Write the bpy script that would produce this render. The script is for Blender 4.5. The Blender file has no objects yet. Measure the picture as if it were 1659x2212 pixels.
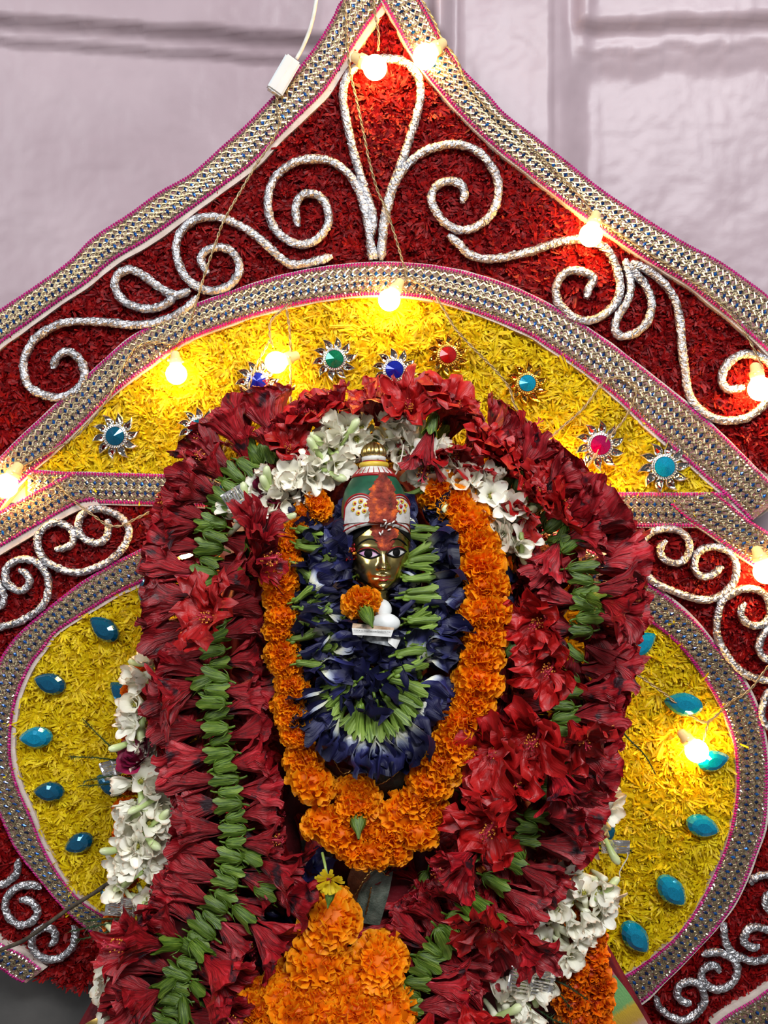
import bpy, bmesh, math, random
import numpy as np
from mathutils import Vector, Matrix, Quaternion, noise

# ------------------------------------------------------------------ camera, world, lights, exposure
S = 0.0005          # metres per photo pixel on the front of the backdrop board (plane Y = 0)
D = 1.0             # camera distance to that plane
ZC = 0.70           # camera height
scene = bpy.context.scene
COL = scene.collection
cam_d = bpy.data.cameras.new('camera'); cam = bpy.data.objects.new('camera', cam_d); COL.objects.link(cam)
cam.location = (0, -D, ZC); cam.rotation_euler = (math.pi / 2, 0, 0)
cam_d.sensor_fit = 'HORIZONTAL'; cam_d.sensor_width = 36; cam_d.lens = 36 * D / (1659 * S)
cam_d.clip_start = 0.01; cam_d.clip_end = 50
scene.camera = cam

world = bpy.data.worlds.new('room_light'); scene.world = world; world.use_nodes = True
world.node_tree.nodes['Background'].inputs[0].default_value = (0.90, 0.93, 1.0, 1)
world.node_tree.nodes['Background'].inputs[1].default_value = 0.17

def area(name, loc, target, size, power, col):
    l = bpy.data.lights.new(name, 'AREA'); l.shape = 'RECTANGLE'; l.size = size[0]; l.size_y = size[1]
    l.energy = power; l.color = col
    o = bpy.data.objects.new(name, l); COL.objects.link(o); o.location = loc
    o.rotation_euler = (Vector(target) - Vector(loc)).to_track_quat('-Z', 'Y').to_euler()
    return o
area('tube_lamp', (0.6, -1.8, 2.0), (0, 0, 0.8), (1.2, 0.3), 52, (0.96, 0.98, 1.0))
area('left_fill', (-1.6, -1.8, 1.7), (0, 0, 0.7), (0.9, 1.2), 27, (0.98, 0.98, 1.0))  # added fill from the left front to lighten the wall, no real window

vs = scene.view_settings
vs.view_transform = 'Standard'; vs.look = 'None'; vs.gamma = 1.0; vs.use_curve_mapping = False
vs.exposure = 0.0
BULB_POWER = 105.0

# ------------------------------------------------------------------ helpers
def P(px, py, d=0.0):
    k = S * (D - d) / D
    return Vector(((px - 829.5) * k, -d, ZC + (1106 - py) * k))
def PX(d): return S * (D - d) / D

def tag(o, label=None, cat=None, group=None, kind=None):
    if label: o['label'] = label
    if cat: o['category'] = cat
    if group: o['group'] = group
    if kind: o['kind'] = kind
    return o
def empty(name, loc):
    o = bpy.data.objects.new(name, None); COL.objects.link(o); o.location = loc; o.empty_display_size = 0.02
    return o
def wloc(o):
    v = Vector((0, 0, 0))
    while o is not None:
        v += o.location; o = o.parent
    return v
def mesh(name, V, F, mats, smooth=True, uv=None, fm=None):
    me = bpy.data.meshes.new(name)
    me.from_pydata([tuple(v) for v in V], [], [tuple(f) for f in F])
    if not isinstance(mats, (list, tuple)): mats = [mats]
    for m in mats: me.materials.append(m)
    if smooth: me.polygons.foreach_set('use_smooth', [True] * len(me.polygons))
    if fm is not None: me.polygons.foreach_set('material_index', [int(x) for x in fm])
    if uv is not None:
        l = me.uv_layers.new(name='UVMap')
        idx = np.zeros(len(me.loops), np.int32); me.loops.foreach_get('vertex_index', idx)
        l.data.foreach_set('uv', np.asarray(uv, np.float32)[idx].ravel())
    me.update()
    return me
def put(name, me, parent=None, M=None, world_coords=False):
    o = bpy.data.objects.new(name, me); COL.objects.link(o)
    if parent is not None:
        o.parent = parent
        if world_coords: o.location = -wloc(parent)
    if M is not None:
        o.matrix_local = M
    return o
def obj(name, V, F, mats, parent=None, smooth=True, uv=None, fm=None, kind=None):
    "mesh given in world coordinates"
    o = put(name, mesh(name, V, F, mats, smooth, uv, fm), parent, None, True)
    if kind: o['kind'] = kind
    return o

class MB:
    "collects pieces into one mesh"
    def __init__(s): s.V = []; s.F = []; s.M = []; s.U = []
    def add(s, V, F, m=0, U=None):
        n = len(s.V); s.V += [tuple(v) for v in V]; s.F += [tuple(i + n for i in f) for f in F]; s.M += [m] * len(F)
        s.U += list(U) if U is not None else [(0, 0)] * len(V)
    def obj(s, name, mats, parent=None, smooth=True, kind=None):
        return obj(name, s.V, s.F, mats, parent, smooth, s.U, s.M, kind)
    def me(s, name, mats, smooth=True): return mesh(name, s.V, s.F, mats, smooth, s.U, s.M)

def grid_faces(nu, nv, wrap=False):
    "vertices row-major: nv rows of nu"
    F = []
    for i in range(nv - 1):
        for j in range(nu if wrap else nu - 1):
            a = i * nu + j; b = i * nu + (j + 1) % nu
            F.append((a, b, b + nu, a + nu))
    return F
def catmull(pts, step):
    "resample a polyline smoothly; returns list of 2-D or 3-D tuples about step apart"
    p = [np.array(q, float) for q in pts]
    p = [2 * p[0] - p[1]] + p + [2 * p[-1] - p[-2]]
    out = []
    for i in range(1, len(p) - 2):
        n = max(2, int(np.linalg.norm(p[i + 1] - p[i]) / (step * 0.5)))
        for k in range(n):
            t = k / n
            out.append(0.5 * ((2 * p[i]) + (p[i + 1] - p[i - 1]) * t + (2 * p[i - 1] - 5 * p[i] + 4 * p[i + 1] - p[i + 2]) * t * t + (3 * p[i] - p[i - 1] - 3 * p[i + 1] + p[i + 2]) * t ** 3))
    out.append(p[-2]); out = np.array(out)
    seg = np.linalg.norm(np.diff(out, axis=0), axis=1); c = np.concatenate([[0], np.cumsum(seg)])
    n = max(2, int(round(c[-1] / step)) + 1); s = np.linspace(0, c[-1], n)
    return np.stack([np.interp(s, c, out[:, k]) for k in range(out.shape[1])], 1)
def tube(path, rad, n=8, cap=True, twist=0.0, squash=1.0):
    "path: list of Vectors; rad: number or list"
    V = []; F = []; N = len(path); up = Vector((0, -1, 0.01)).normalized()
    for i in range(N):
        t = (path[min(i + 1, N - 1)] - path[max(i - 1, 0)])
        if t.length < 1e-9: t = Vector((0, 0, 1))
        t.normalize(); a = t.cross(up)
        if a.length < 1e-4: a = t.cross(Vector((1, 0, 0)))
        a.normalize(); b = a.cross(t).normalized()
        r = rad[i] if hasattr(rad, '__len__') else rad
        for j in range(n):
            w = 2 * math.pi * j / n + twist * i
            V.append(path[i] + (a * math.cos(w) + b * math.sin(w) * squash) * r)
    F = grid_faces(n, N, True)
    if cap: F.append(tuple(range(n - 1, -1, -1))); F.append(tuple((N - 1) * n + j for j in range(n)))
    return V, F
def lathe(prof, n=24, M=None, arc=None):
    "prof: (r, z) list; about local Z"
    V = []
    for r, z in prof:
        for j in range(n):
            w = 2 * math.pi * j / n
            v = Vector((r * math.cos(w), r * math.sin(w), z)); V.append(M @ v if M else v)
    return V, grid_faces(n, len(prof), True)
def blob(c, r, nu=8, nv=6):
    V = [Vector(c) + Vector((0, 0, -r[2]))]; F = []
    for i in range(1, nv):
        f = math.pi * i / nv - math.pi / 2
        for j in range(nu):
            w = 2 * math.pi * j / nu
            V.append(Vector(c) + Vector((r[0] * math.cos(f) * math.cos(w), r[1] * math.cos(f) * math.sin(w), r[2] * math.sin(f))))
    V.append(Vector(c) + Vector((0, 0, r[2]))); T = len(V) - 1
    for j in range(nu): F.append((0, 1 + (j + 1) % nu, 1 + j)); F.append((T, T - nu + j, T - nu + (j + 1) % nu))
    for i in range(nv - 2):
        for j in range(nu):
            a = 1 + i * nu + j; b = 1 + i * nu + (j + 1) % nu; F.append((a, b, b + nu, a + nu))
    return V, F
def inpoly(pts, poly):
    x, y = pts[:, 0], pts[:, 1]; r = np.zeros(len(pts), bool); n = len(poly); j = n - 1
    for i in range(n):
        xi, yi = poly[i]; xj, yj = poly[j]
        with np.errstate(divide='ignore', invalid='ignore'):
            c = ((yi > y) != (yj > y)) & (x < (xj - xi) * (y - yi) / (yj - yi + 1e-12) + xi)
        r ^= c; j = i
    return r

# ------------------------------------------------------------------ materials
def mat(name, cols, rough=0.5, metal=0.0, scale=30.0, bump=0.0, bscale=None, spec=0.5, uvscale=None, rnd=0.0, detail=4.0, coat=0.0, sss=0.0, emis=None, trans=0.0, sheen=0.0, dark=None, stops=None, lo=0.35, hi=0.65, dist=0.0, thin=0.0):
    m = bpy.data.materials.new(name); m.use_nodes = True; nt = m.node_tree; N = nt.nodes; L = nt.links
    b = N['Principled BSDF']; b.inputs['Roughness'].default_value = rough; b.inputs['Metallic'].default_value = metal
    b.inputs['Specular IOR Level'].default_value = spec; b.inputs['Coat Weight'].default_value = coat; b.inputs['Coat Roughness'].default_value = 0.08
    if sheen: b.inputs['Sheen Weight'].default_value = sheen; b.inputs['Sheen Roughness'].default_value = 0.4
    if sss: b.inputs['Subsurface Weight'].default_value = sss; b.inputs['Subsurface Radius'].default_value = (0.004, 0.002, 0.001)
    if trans: b.inputs['Transmission Weight'].default_value = trans
    tc = N.new('ShaderNodeTexCoord'); vec = tc.outputs['Object']
    if uvscale:
        mp = N.new('ShaderNodeMapping'); mp.inputs['Scale'].default_value = (uvscale[0], uvscale[1], 1); L.new(tc.outputs['UV'], mp.inputs['Vector']); vec = mp.outputs['Vector']
    if len(cols) == 1:
        rgb = N.new('ShaderNodeRGB'); rgb.outputs[0].default_value = (*cols[0], 1); col = rgb.outputs[0]
    else:
        nz = N.new('ShaderNodeTexNoise'); nz.inputs['Scale'].default_value = scale; nz.inputs['Detail'].default_value = detail; nz.inputs['Distortion'].default_value = dist
        L.new(vec, nz.inputs['Vector'])
        rp = N.new('ShaderNodeValToRGB'); L.new(nz.outputs['Fac'], rp.inputs['Fac'])
        k = len(cols); st = stops or [lo + (hi - lo) * i / (k - 1) for i in range(k)]
        rp.color_ramp.elements[0].position = st[0]; rp.color_ramp.elements[0].color = (*cols[0], 1)
        rp.color_ramp.elements[1].position = st[-1]; rp.color_ramp.elements[1].color = (*cols[-1], 1)
        for i in range(1, k - 1):
            e = rp.color_ramp.elements.new(st[i]); e.color = (*cols[i], 1)
        col = rp.outputs['Color']
    if dark:   # bruises: (colour, scale, threshold)
        n2 = N.new('ShaderNodeTexNoise'); n2.inputs['Scale'].default_value = dark[1]; n2.inputs['Detail'].default_value = 6
        oi = N.new('ShaderNodeObjectInfo'); va = N.new('ShaderNodeVectorMath'); va.operation = 'ADD'
        sc_ = N.new('ShaderNodeMath'); sc_.operation = 'MULTIPLY'; sc_.inputs[1].default_value = 50; L.new(oi.outputs['Random'], sc_.inputs[0])
        L.new(tc.outputs['Object'], va.inputs[0]); L.new(sc_.outputs[0], va.inputs[1]); L.new(va.outputs[0], n2.inputs['Vector'])
        r2 = N.new('ShaderNodeValToRGB'); r2.color_ramp.elements[0].position = dark[2]; r2.color_ramp.elements[1].position = dark[2] + 0.1
        L.new(n2.outputs['Fac'], r2.inputs['Fac'])
        mx = N.new('ShaderNodeMix'); mx.data_type = 'RGBA'; L.new(r2.outputs['Color'], mx.inputs['Factor']); L.new(col, mx.inputs['A']); mx.inputs['B'].default_value = (*dark[0], 1)
        col = mx.outputs['Result']
    if rnd:
        oi = N.new('ShaderNodeObjectInfo'); mr = N.new('ShaderNodeMapRange'); mr.inputs['To Min'].default_value = 1 - rnd; mr.inputs['To Max'].default_value = 1 + rnd * 0.6
        L.new(oi.outputs['Random'], mr.inputs['Value'])
        hs = N.new('ShaderNodeHueSaturation'); L.new(mr.outputs[0], hs.inputs['Value']); L.new(col, hs.inputs['Color']); col = hs.outputs['Color']
    L.new(col, b.inputs['Base Color'])
    if bump:
        nb = N.new('ShaderNodeTexNoise'); nb.inputs['Scale'].default_value = bscale or scale; nb.inputs['Detail'].default_value = 5
        L.new(vec, nb.inputs['Vector'])
        bp = N.new('ShaderNodeBump'); bp.inputs['Strength'].default_value = bump; bp.inputs['Distance'].default_value = 0.002
        L.new(nb.outputs['Fac'], bp.inputs['Height']); L.new(bp.outputs['Normal'], b.inputs['Normal'])
    if thin:
        tl = N.new('ShaderNodeBsdfTranslucent'); L.new(col, tl.inputs['Color']); ms = N.new('ShaderNodeMixShader'); ms.inputs[0].default_value = thin
        L.new(b.outputs[0], ms.inputs[1]); L.new(tl.outputs[0], ms.inputs[2]); L.new(ms.outputs[0], N['Material Output'].inputs['Surface'])
    if emis:
        b.inputs['Emission Color'].default_value = (*emis[0], 1); b.inputs['Emission Strength'].default_value = emis[1]
    return m
def ramp_uv(name, axis, stops, rough=0.5, bump=0.0, uvscale=(20, 2), rnd=0.0, vein=0.12, spec=0.4, sheen=0.0, thin=0.0):
    "colour runs along the petal (uv axis 1) or across (0), wobbling with fine veins"
    m = bpy.data.materials.new(name); m.use_nodes = True; nt = m.node_tree; N = nt.nodes; L = nt.links
    b = N['Principled BSDF']; b.inputs['Roughness'].default_value = rough; b.inputs['Specular IOR Level'].default_value = spec
    if sheen: b.inputs['Sheen Weight'].default_value = sheen
    tc = N.new('ShaderNodeTexCoord'); mp = N.new('ShaderNodeMapping'); mp.inputs['Scale'].default_value = (*uvscale, 1)
    L.new(tc.outputs['UV'], mp.inputs['Vector']); nz = N.new('ShaderNodeTexNoise'); nz.inputs['Scale'].default_value = 1; nz.inputs['Detail'].default_value = 4
    L.new(mp.outputs[0], nz.inputs['Vector'])
    sx = N.new('ShaderNodeSeparateXYZ'); L.new(tc.outputs['UV'], sx.inputs[0])
    ma = N.new('ShaderNodeMath'); ma.operation = 'MULTIPLY_ADD'; L.new(nz.outputs['Fac'], ma.inputs[0]); ma.inputs[1].default_value = vein * 2; L.new(sx.outputs[axis], ma.inputs[2])
    sb = N.new('ShaderNodeMath'); sb.operation = 'SUBTRACT'; L.new(ma.outputs[0], sb.inputs[0]); sb.inputs[1].default_value = vein
    rp = N.new('ShaderNodeValToRGB'); L.new(sb.outputs[0], rp.inputs['Fac'])
    rp.color_ramp.elements[0].position = stops[0][0]; rp.color_ramp.elements[0].color = (*stops[0][1], 1)
    rp.color_ramp.elements[1].position = stops[-1][0]; rp.color_ramp.elements[1].color = (*stops[-1][1], 1)
    for s_, c_ in stops[1:-1]: rp.color_ramp.elements.new(s_).color = (*c_, 1)
    col = rp.outputs['Color']
    if rnd:
        oi = N.new('ShaderNodeObjectInfo'); mr = N.new('ShaderNodeMapRange'); mr.inputs['To Min'].default_value = 1 - rnd; mr.inputs['To Max'].default_value = 1 + rnd * 0.6
        L.new(oi.outputs['Random'], mr.inputs['Value']); hs = N.new('ShaderNodeHueSaturation'); L.new(mr.outputs[0], hs.inputs['Value']); L.new(col, hs.inputs['Color']); col = hs.outputs['Color']
    L.new(col, b.inputs['Base Color'])
    if bump:
        bp = N.new('ShaderNodeBump'); bp.inputs['Strength'].default_value = bump; bp.inputs['Distance'].default_value = 0.0015
        L.new(nz.outputs['Fac'], bp.inputs['Height']); L.new(bp.outputs['Normal'], b.inputs['Normal'])
    if thin:
        tl = N.new('ShaderNodeBsdfTranslucent'); L.new(col, tl.inputs['Color']); ms = N.new('ShaderNodeMixShader'); ms.inputs[0].default_value = thin
        L.new(b.outputs[0], ms.inputs[1]); L.new(tl.outputs[0], ms.inputs[2]); L.new(ms.outputs[0], N['Material Output'].inputs['Surface'])
    return m

M = {}
M['wall'] = mat('lilac_gloss_paint', [(0.36, 0.268, 0.295), (0.39, 0.297, 0.325), (0.425, 0.327, 0.355)], rough=0.42, scale=7, bump=0.4, bscale=30, spec=0.4)
M['stone'] = mat('grey_stone', [(0.05, 0.05, 0.05), (0.09, 0.085, 0.08)], rough=0.6, scale=14, bump=0.3, bscale=50)
M['foam'] = mat('cream_foam', [(0.52, 0.41, 0.35), (0.66, 0.55, 0.48)], rough=0.8, scale=80, bump=0.2, bscale=300)
M['redpile'] = mat('red_tinsel_pile', [(0.13, 0.0008, 0.002), (0.24, 0.0016, 0.003), (0.36, 0.005, 0.004)], rough=0.5, scale=160, spec=0.22, thin=0.25)
M['redbase'] = mat('red_felt', [(0.11, 0.002, 0.004), (0.22, 0.003, 0.005)], rough=0.9, scale=200, spec=0.1)
M['yelpile'] = mat('yellow_tinsel_pile', [(0.66, 0.45, 0.002), (0.82, 0.61, 0.004), (0.94, 0.76, 0.012)], rough=0.5, scale=140, spec=0.3, thin=0.3)
M['yelbase'] = mat('yellow_felt', [(0.45, 0.27, 0.003), (0.55, 0.36, 0.005)], rough=0.9, scale=200, spec=0.1)
M['lace'] = mat('mauve_gold_net', [(0.22, 0.15, 0.07), (0.26, 0.09, 0.12), (0.33, 0.25, 0.15)], rough=0.5, metal=0.35, scale=260, bump=0.6, bscale=520, lo=0.4, hi=0.6)
M['goldthread'] = mat('pale_gold_thread', [(0.32, 0.24, 0.12), (0.54, 0.44, 0.28)], rough=0.34, metal=0.85, scale=300)
M['silverbead'] = mat('silver_bead', [(0.42, 0.38, 0.32), (0.76, 0.71, 0.62)], rough=0.2, metal=0.95, scale=300)
M['bluesequin'] = mat('blue_sequin', [(0.002, 0.008, 0.04), (0.003, 0.03, 0.15), (0.01, 0.13, 0.5)], rough=0.15, metal=0.5, scale=120, coat=0.5)
M['mauvering'] = mat('mauve_centre', [(0.35, 0.13, 0.19), (0.48, 0.22, 0.28)], rough=0.35, metal=0.3, scale=100)
M['magenta'] = mat('magenta_edging', [(0.30, 0.002, 0.09), (0.56, 0.008, 0.24)], rough=0.35, metal=0.2, scale=220)
M['foil'] = mat('crinkled_silver_foil', [(0.38, 0.38, 0.40), (0.68, 0.68, 0.70)], rough=0.3, metal=0.95, scale=90, bump=1.0, bscale=330)
M['jsilver'] = mat('silver_setting', [(0.70, 0.69, 0.66), (0.9, 0.9, 0.88)], rough=0.22, metal=1.0, scale=200)
M['jgold'] = mat('gold_setting', [(0.72, 0.45, 0.10), (0.92, 0.68, 0.25)], rough=0.22, metal=1.0, scale=200)
M['mirror'] = mat('dark_mirror_facet', [(0.42, 0.40, 0.37), (0.60, 0.58, 0.55)], rough=0.06, metal=1.0, scale=60)
M['gmirror'] = mat('gold_mirror_facet', [(0.55, 0.36, 0.10), (0.75, 0.55, 0.2)], rough=0.06, metal=1.0, scale=60)
def gem(name, c): return mat(name, [c, tuple(min(1, x * 1.7) for x in c)], rough=0.07, metal=0.55, scale=30, coat=1.0)
M['g_green'] = gem('green_gem', (0.0, 0.16, 0.075)); M['g_blue'] = gem('blue_gem', (0.004, 0.012, 0.32)); M['g_red'] = gem('red_gem', (0.42, 0.006, 0.006))
M['g_sky'] = gem('sky_blue_gem', (0.0, 0.27, 0.46)); M['g_teal'] = gem('teal_gem', (0.0, 0.085, 0.17)); M['g_pink'] = gem('magenta_gem', (0.36, 0.0, 0.08))
M['bulb'] = mat('glowing_bulb_glass', [(1, 0.9, 0.7)], rough=0.3, emis=((1.0, 0.50, 0.12), BULB_POWER))
M['socket'] = mat('clear_plastic_socket', [(0.85, 0.62, 0.25), (0.9, 0.7, 0.35)], rough=0.25, scale=50)
M['wire'] = mat('clear_copper_wire', [(0.22, 0.16, 0.08), (0.42, 0.34, 0.2)], rough=0.3, metal=0.4, scale=200)
M['cord'] = mat('clear_white_cord', [(0.55, 0.54, 0.5), (0.7, 0.69, 0.66)], rough=0.25, scale=100)
M['box'] = mat('white_plastic', [(0.50, 0.54, 0.55), (0.56, 0.60, 0.61)], rough=0.35, scale=20)

# ------------------------------------------------------------------ the room
def slab(name, pts, d_front, d_back, m, parent=None, bevel=0.0, kind='structure'):
    "outline in photo pixels laid at depth d_front, extruded straight back"
    F0 = [P(x, y, d_front) for x, y in pts]; n = len(pts)
    bm = bmesh.new(); vs_ = [bm.verts.new(v) for v in F0]; f = bm.faces.new(vs_)
    if f.calc_area() and f.normal.y > 0: f.normal_flip()
    bm.normal_update()
    r = bmesh.ops.extrude_face_region(bm, geom=[f]); nv = [g for g in r['geom'] if isinstance(g, bmesh.types.BMVert)]
    for v in nv: v.co.y += (d_front - d_back)
    bmesh.ops.recalc_face_normals(bm, faces=bm.faces)
    if bevel:
        ed = [e for e in bm.edges if e.calc_length() > 1e-5]
        bmesh.ops.bevel(bm, geom=ed, offset=bevel, segments=2, profile=0.5, affect='EDGES', clamp_overlap=True)
    bmesh.ops.triangulate(bm, faces=[f_ for f_ in bm.faces if len(f_.verts) > 4])
    me = bpy.data.meshes.new(name); bm.to_mesh(me); bm.free(); me.materials.append(m)
    o = put(name, me, parent, None, True)
    if kind: o['kind'] = kind
    return o
def plaster(name, x0, x1, y0, y1, fn, m, step=14, seed=0):
    "wavy plaster relief over a pixel rectangle: fn(x, y) gives the depth in front of the board plane (negative = behind)"
    xs = np.arange(x0, x1 + step, step); ys = np.arange(y0, y1 + step, step); V = []
    for y in ys:
        for x in xs:
            d = fn(x, y)
            d += 0.0016 * noise.noise((x * .012, y * .012, seed)) + 0.0007 * noise.noise((x * .05, y * .05, seed + 5))
            k = S * (D + 0.05) / D
            V.append(((x - 829.5) * k, -d, ZC + (1106 - y) * k))
    return obj(name, V, [f[::-1] for f in grid_faces(len(xs), len(ys))][::1], m, None, True, kind='structure')
def sst(a, b, x):
    t = min(1, max(0, (x - a) / (b - a))); return t * t * (3 - 2 * t)
def wall_fn(x, y):
    d = -0.062
    # left field with a beam across its top
    wob = 6 * noise.noise((x * .01, 0, 3)) + 3 * noise.noise((x * .05, 0, 7))
    yb = 52 + 0.065 * x + wob
    left = 1 - sst(945, 985, x)
    d += left * (0.012 + 0.013 * (1 - sst(yb - 4, yb + 16, y)) + 0.003 * (1 - sst(yb + 16, yb + 22, y)) + 0.009 * (1 - sst(yb + 34, yb + 52, y)))
    # raised pier and its slanting flank
    pier = sst(925, 940, x) * (1 - sst(1188, 1292, x)) if x > 1188 else sst(925, 940, x)
    d += 0.026 * pier + (0.006 * sst(984, 992, x) * (1 - sst(1184, 1190, x)))
    # right field beam
    wob2 = 8 * noise.noise((x * .012, 9, 3)) + 5 * noise.noise((x * .06, 2, 7))
    y2 = 78 - 0.03 * (x - 1290) + wob2
    right = sst(1225, 1262, x)
    d += right * (0.014 * (1 - sst(y2 - 30, y2 + 2, y)) + 0.004 * (1 - sst(y2 + 22 + 2.5 * wob2, y2 + 40 + 2.5 * wob2, y)) + 0.008 * (1 - sst(y2 + 30, y2 + 90 + 3 * wob2, y)))
    d += 0.0015 * sst(1274, 1288, x) * (1 - sst(1292, 1310, x)) * sst(150, 200, y)
    return d
plaster('wall_back', -900, 2560, -700, 2080, wall_fn, M['wall'], step=8)
slab('trim_1', [(-900, 2066), (2560, 2066), (2560, 2360), (-900, 2360)], -0.035, -0.09, M['stone'], bevel=0.003)
fl = obj('floor', [(-1.6, -2.4, 0.06), (1.6, -2.4, 0.06), (1.6, 0.12, 0.06), (-1.6, 0.12, 0.06), (-1.6, -2.4, 0.0), (1.6, -2.4, 0.0), (1.6, 0.12, 0.0), (-1.6, 0.12, 0.0)],
         [(0, 1, 2, 3), (7, 6, 5, 4), (0, 4, 5, 1), (1, 5, 6, 2), (2, 6, 7, 3), (3, 7, 4, 0)], M['stone'], smooth=False, kind='structure')

# ------------------------------------------------------------------ the backdrop board
back = tag(empty('backdrop_board', P(829.5, 2300, 0)), 'arched festive backdrop of red and yellow tinsel panels edged with sequin ribbon', 'backdrop', kind='thing')

# ribbon edges, outer / inner, in photo pixels
oL = [(815, -70), (740, 0), (720, 37), (685, 95), (632, 165), (585, 215), (530, 272), (480, 317), (415, 375), (345, 415), (280, 462), (200, 515), (150, 565), (75, 620), (0, 670), (-90, 735)]
iL = [(850, -30), (828, 5), (785, 65), (740, 135), (700, 195), (650, 245), (595, 300), (540, 355), (480, 400), (405, 455), (320, 515), (245, 560), (185, 610), (125, 650), (55, 700), (0, 740), (-60, 795)]
oR = [(850, -75), (905, 0), (947, 75), (995, 145), (1050, 200), (1090, 245), (1155, 295), (1225, 350), (1300, 410), (1390, 470), (1480, 525), (1555, 565), (1620, 610), (1659, 640), (1740, 720)]
iR = [(795, -55), (830, 5), (860, 60), (900, 130), (955, 200), (1020, 270), (1080, 325), (1140, 372), (1200, 420), (1260, 465), (1330, 515), (1405, 565), (1480, 610), (1545, 660), (1595, 700), (1640, 740), (1700, 800)]
oM = [(-50, 1045), (0, 990), (50, 940), (110, 885), (175, 825), (245, 760), (300, 718), (380, 675), (450, 648), (550, 613), (650, 586), (750, 572), (830, 568), (930, 574), (1030, 595), (1130, 630), (1230, 684), (1330, 752), (1405, 810), (1480, 870), (1555, 935), (1630, 1010), (1690, 1070)]
iM = [(-5, 1100), (30, 1055), (70, 1014), (110, 980), (165, 927), (225, 867), (280, 820), (330, 785), (400, 737), (500, 697), (600, 666), (725, 642), (830, 636), (930, 645), (1030, 674), (1130, 715), (1180, 745), (1255, 795), (1330, 855), (1405, 925), (1480, 990), (1530, 1035), (1570, 1070), (1625, 1125)]
hLo = [(60, 1016), (140, 1021), (260, 1024), (390, 1028), (520, 1034)]; hLi = [(60, 1082), (150, 1084), (260, 1086), (390, 1090), (520, 1096)]
hRo = [(1100, 1058), (1230, 1064), (1400, 1066), (1580, 1066)]; hRi = [(1100, 1128), (1230, 1132), (1400, 1136), (1580, 1136)]
dLo = [(160, 1020), (80, 1062), (0, 1106), (-70, 1145)]; dLi = [(205, 1078), (165, 1087), (100, 1122), (0, 1180), (-50, 1212)]
dRo = [(1540, 1062), (1570, 1085), (1615, 1122), (1659, 1150), (1740, 1205)]; dRi = [(1448, 1088), (1490, 1124), (1530, 1150), (1600, 1200), (1659, 1240), (1710, 1280)]
vLo = [(430, 1125), (390, 1145), (320, 1180), (250, 1215), (175, 1260), (110, 1310), (55, 1357), (20, 1395), (-8, 1445), (-35, 1530), (-45, 1610), (-35, 1680), (0, 1762), (35, 1835), (85, 1900), (140, 1965), (185, 2005), (240, 2045), (330, 2100)]
vLi = [(450, 1185), (390, 1215), (320, 1250), (250, 1282), (175, 1328), (120, 1365), (93, 1400), (63, 1440), (34, 1510), (23, 1575), (23, 1640), (38, 1700), (65, 1762), (90, 1825), (125, 1888), (170, 1943), (225, 1980), (300, 2025), (380, 2070)]
vRo = [(1120, 1120), (1210, 1160), (1330, 1215), (1405, 1265), (1457, 1303), (1504, 1346), (1546, 1397), (1584, 1439), (1622, 1502), (1643, 1561), (1655, 1629), (1657, 1700), (1651, 1785), (1630, 1850), (1595, 1935), (1550, 2000), (1500, 2055), (1430, 2125), (1385, 2165), (1300, 2220)]
vRi = [(1090, 1190), (1190, 1226), (1300, 1285), (1373, 1325), (1415, 1350), (1466, 1393), (1516, 1456), (1558, 1527), (1584, 1595), (1592, 1658), (1592, 1721), (1579, 1793), (1565, 1840), (1525, 1930), (1485, 1995), (1440, 2045), (1350, 2110), (1260, 2150)]
bLo = [(-60, 1985), (0, 2038), (50, 2065), (92, 2097)]; bLi = [(-90, 2040), (0, 2091), (30, 2112), (55, 2124)]
bRo = [(1540, 2218), (1575, 2190), (1630, 2158), (1659, 2137), (1740, 2085)]; bRi = [(1590, 2285), (1640, 2250), (1700, 2215), (1760, 2160)]

CXm = 829
red_up = [(828, 0)] + iL[2:] + [(-90, 900), (-60, 1040)] + oM[1:-1] + [(1720, 1040), (1720, 820)] + iR[::-1][1:-2]
yel_up = iM[1:-1] + [(1600, 1090), (1100, 1085), (500, 1060), (60, 1040)]
red_ll = [(-60, 1200), (0, 1170), (100, 1110), (165, 1075), (430, 1080), (460, 1140)] + [(a, b + 8) for a, b in vLo[1:10]] + [(-60, 1520)]
red_lb = [(-60, 1640)] + [(a + 6, b) for a, b in vLo[11:18]] + [(235, 2085), (215, 2110), (170, 2128), (120, 2112), (85, 2100), (40, 2062), (0, 2020), (-60, 1990)]
yel_l = vLi + [(460, 2060), (460, 1180)]
red_r = [(1100, 1125), (1210, 1124), (1490, 1126), (1530, 1145), (1600, 1195), (1659, 1235), (1730, 1285), (1730, 2080), (1659, 2120), (1600, 2155), (1560, 2185), (1520, 2230), (1330, 2240)] + vRo[::-1][1:]
yel_r = [(1090, 1180)] + vRi[1:] + [(1180, 2150)]

bd_up = oL[:-1] + [(-90, 760), (-90, 1010), (-20, 1085), (40, 1086), (1640, 1118), (1700, 1075), (1745, 760)] + oR[::-1][1:]
bd_lo = [(150, 1024), (0, 1108), (-80, 1160), (-120, 1500), (-110, 1980), (0, 2088), (48, 2120), (90, 2100), (190, 2125), (420, 2130), (420, 2300), (1260, 2300), (1560, 2300), (1659, 2235), (1780, 2120), (1780, 1320), (1659, 1156), (1550, 1070)]
slab('foam_board', bd_up, 0.0, -0.014, M['foam'], back, kind=None)
slab('foam_board', bd_lo, -0.0015, -0.014, M['foam'], back, kind=None)

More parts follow.
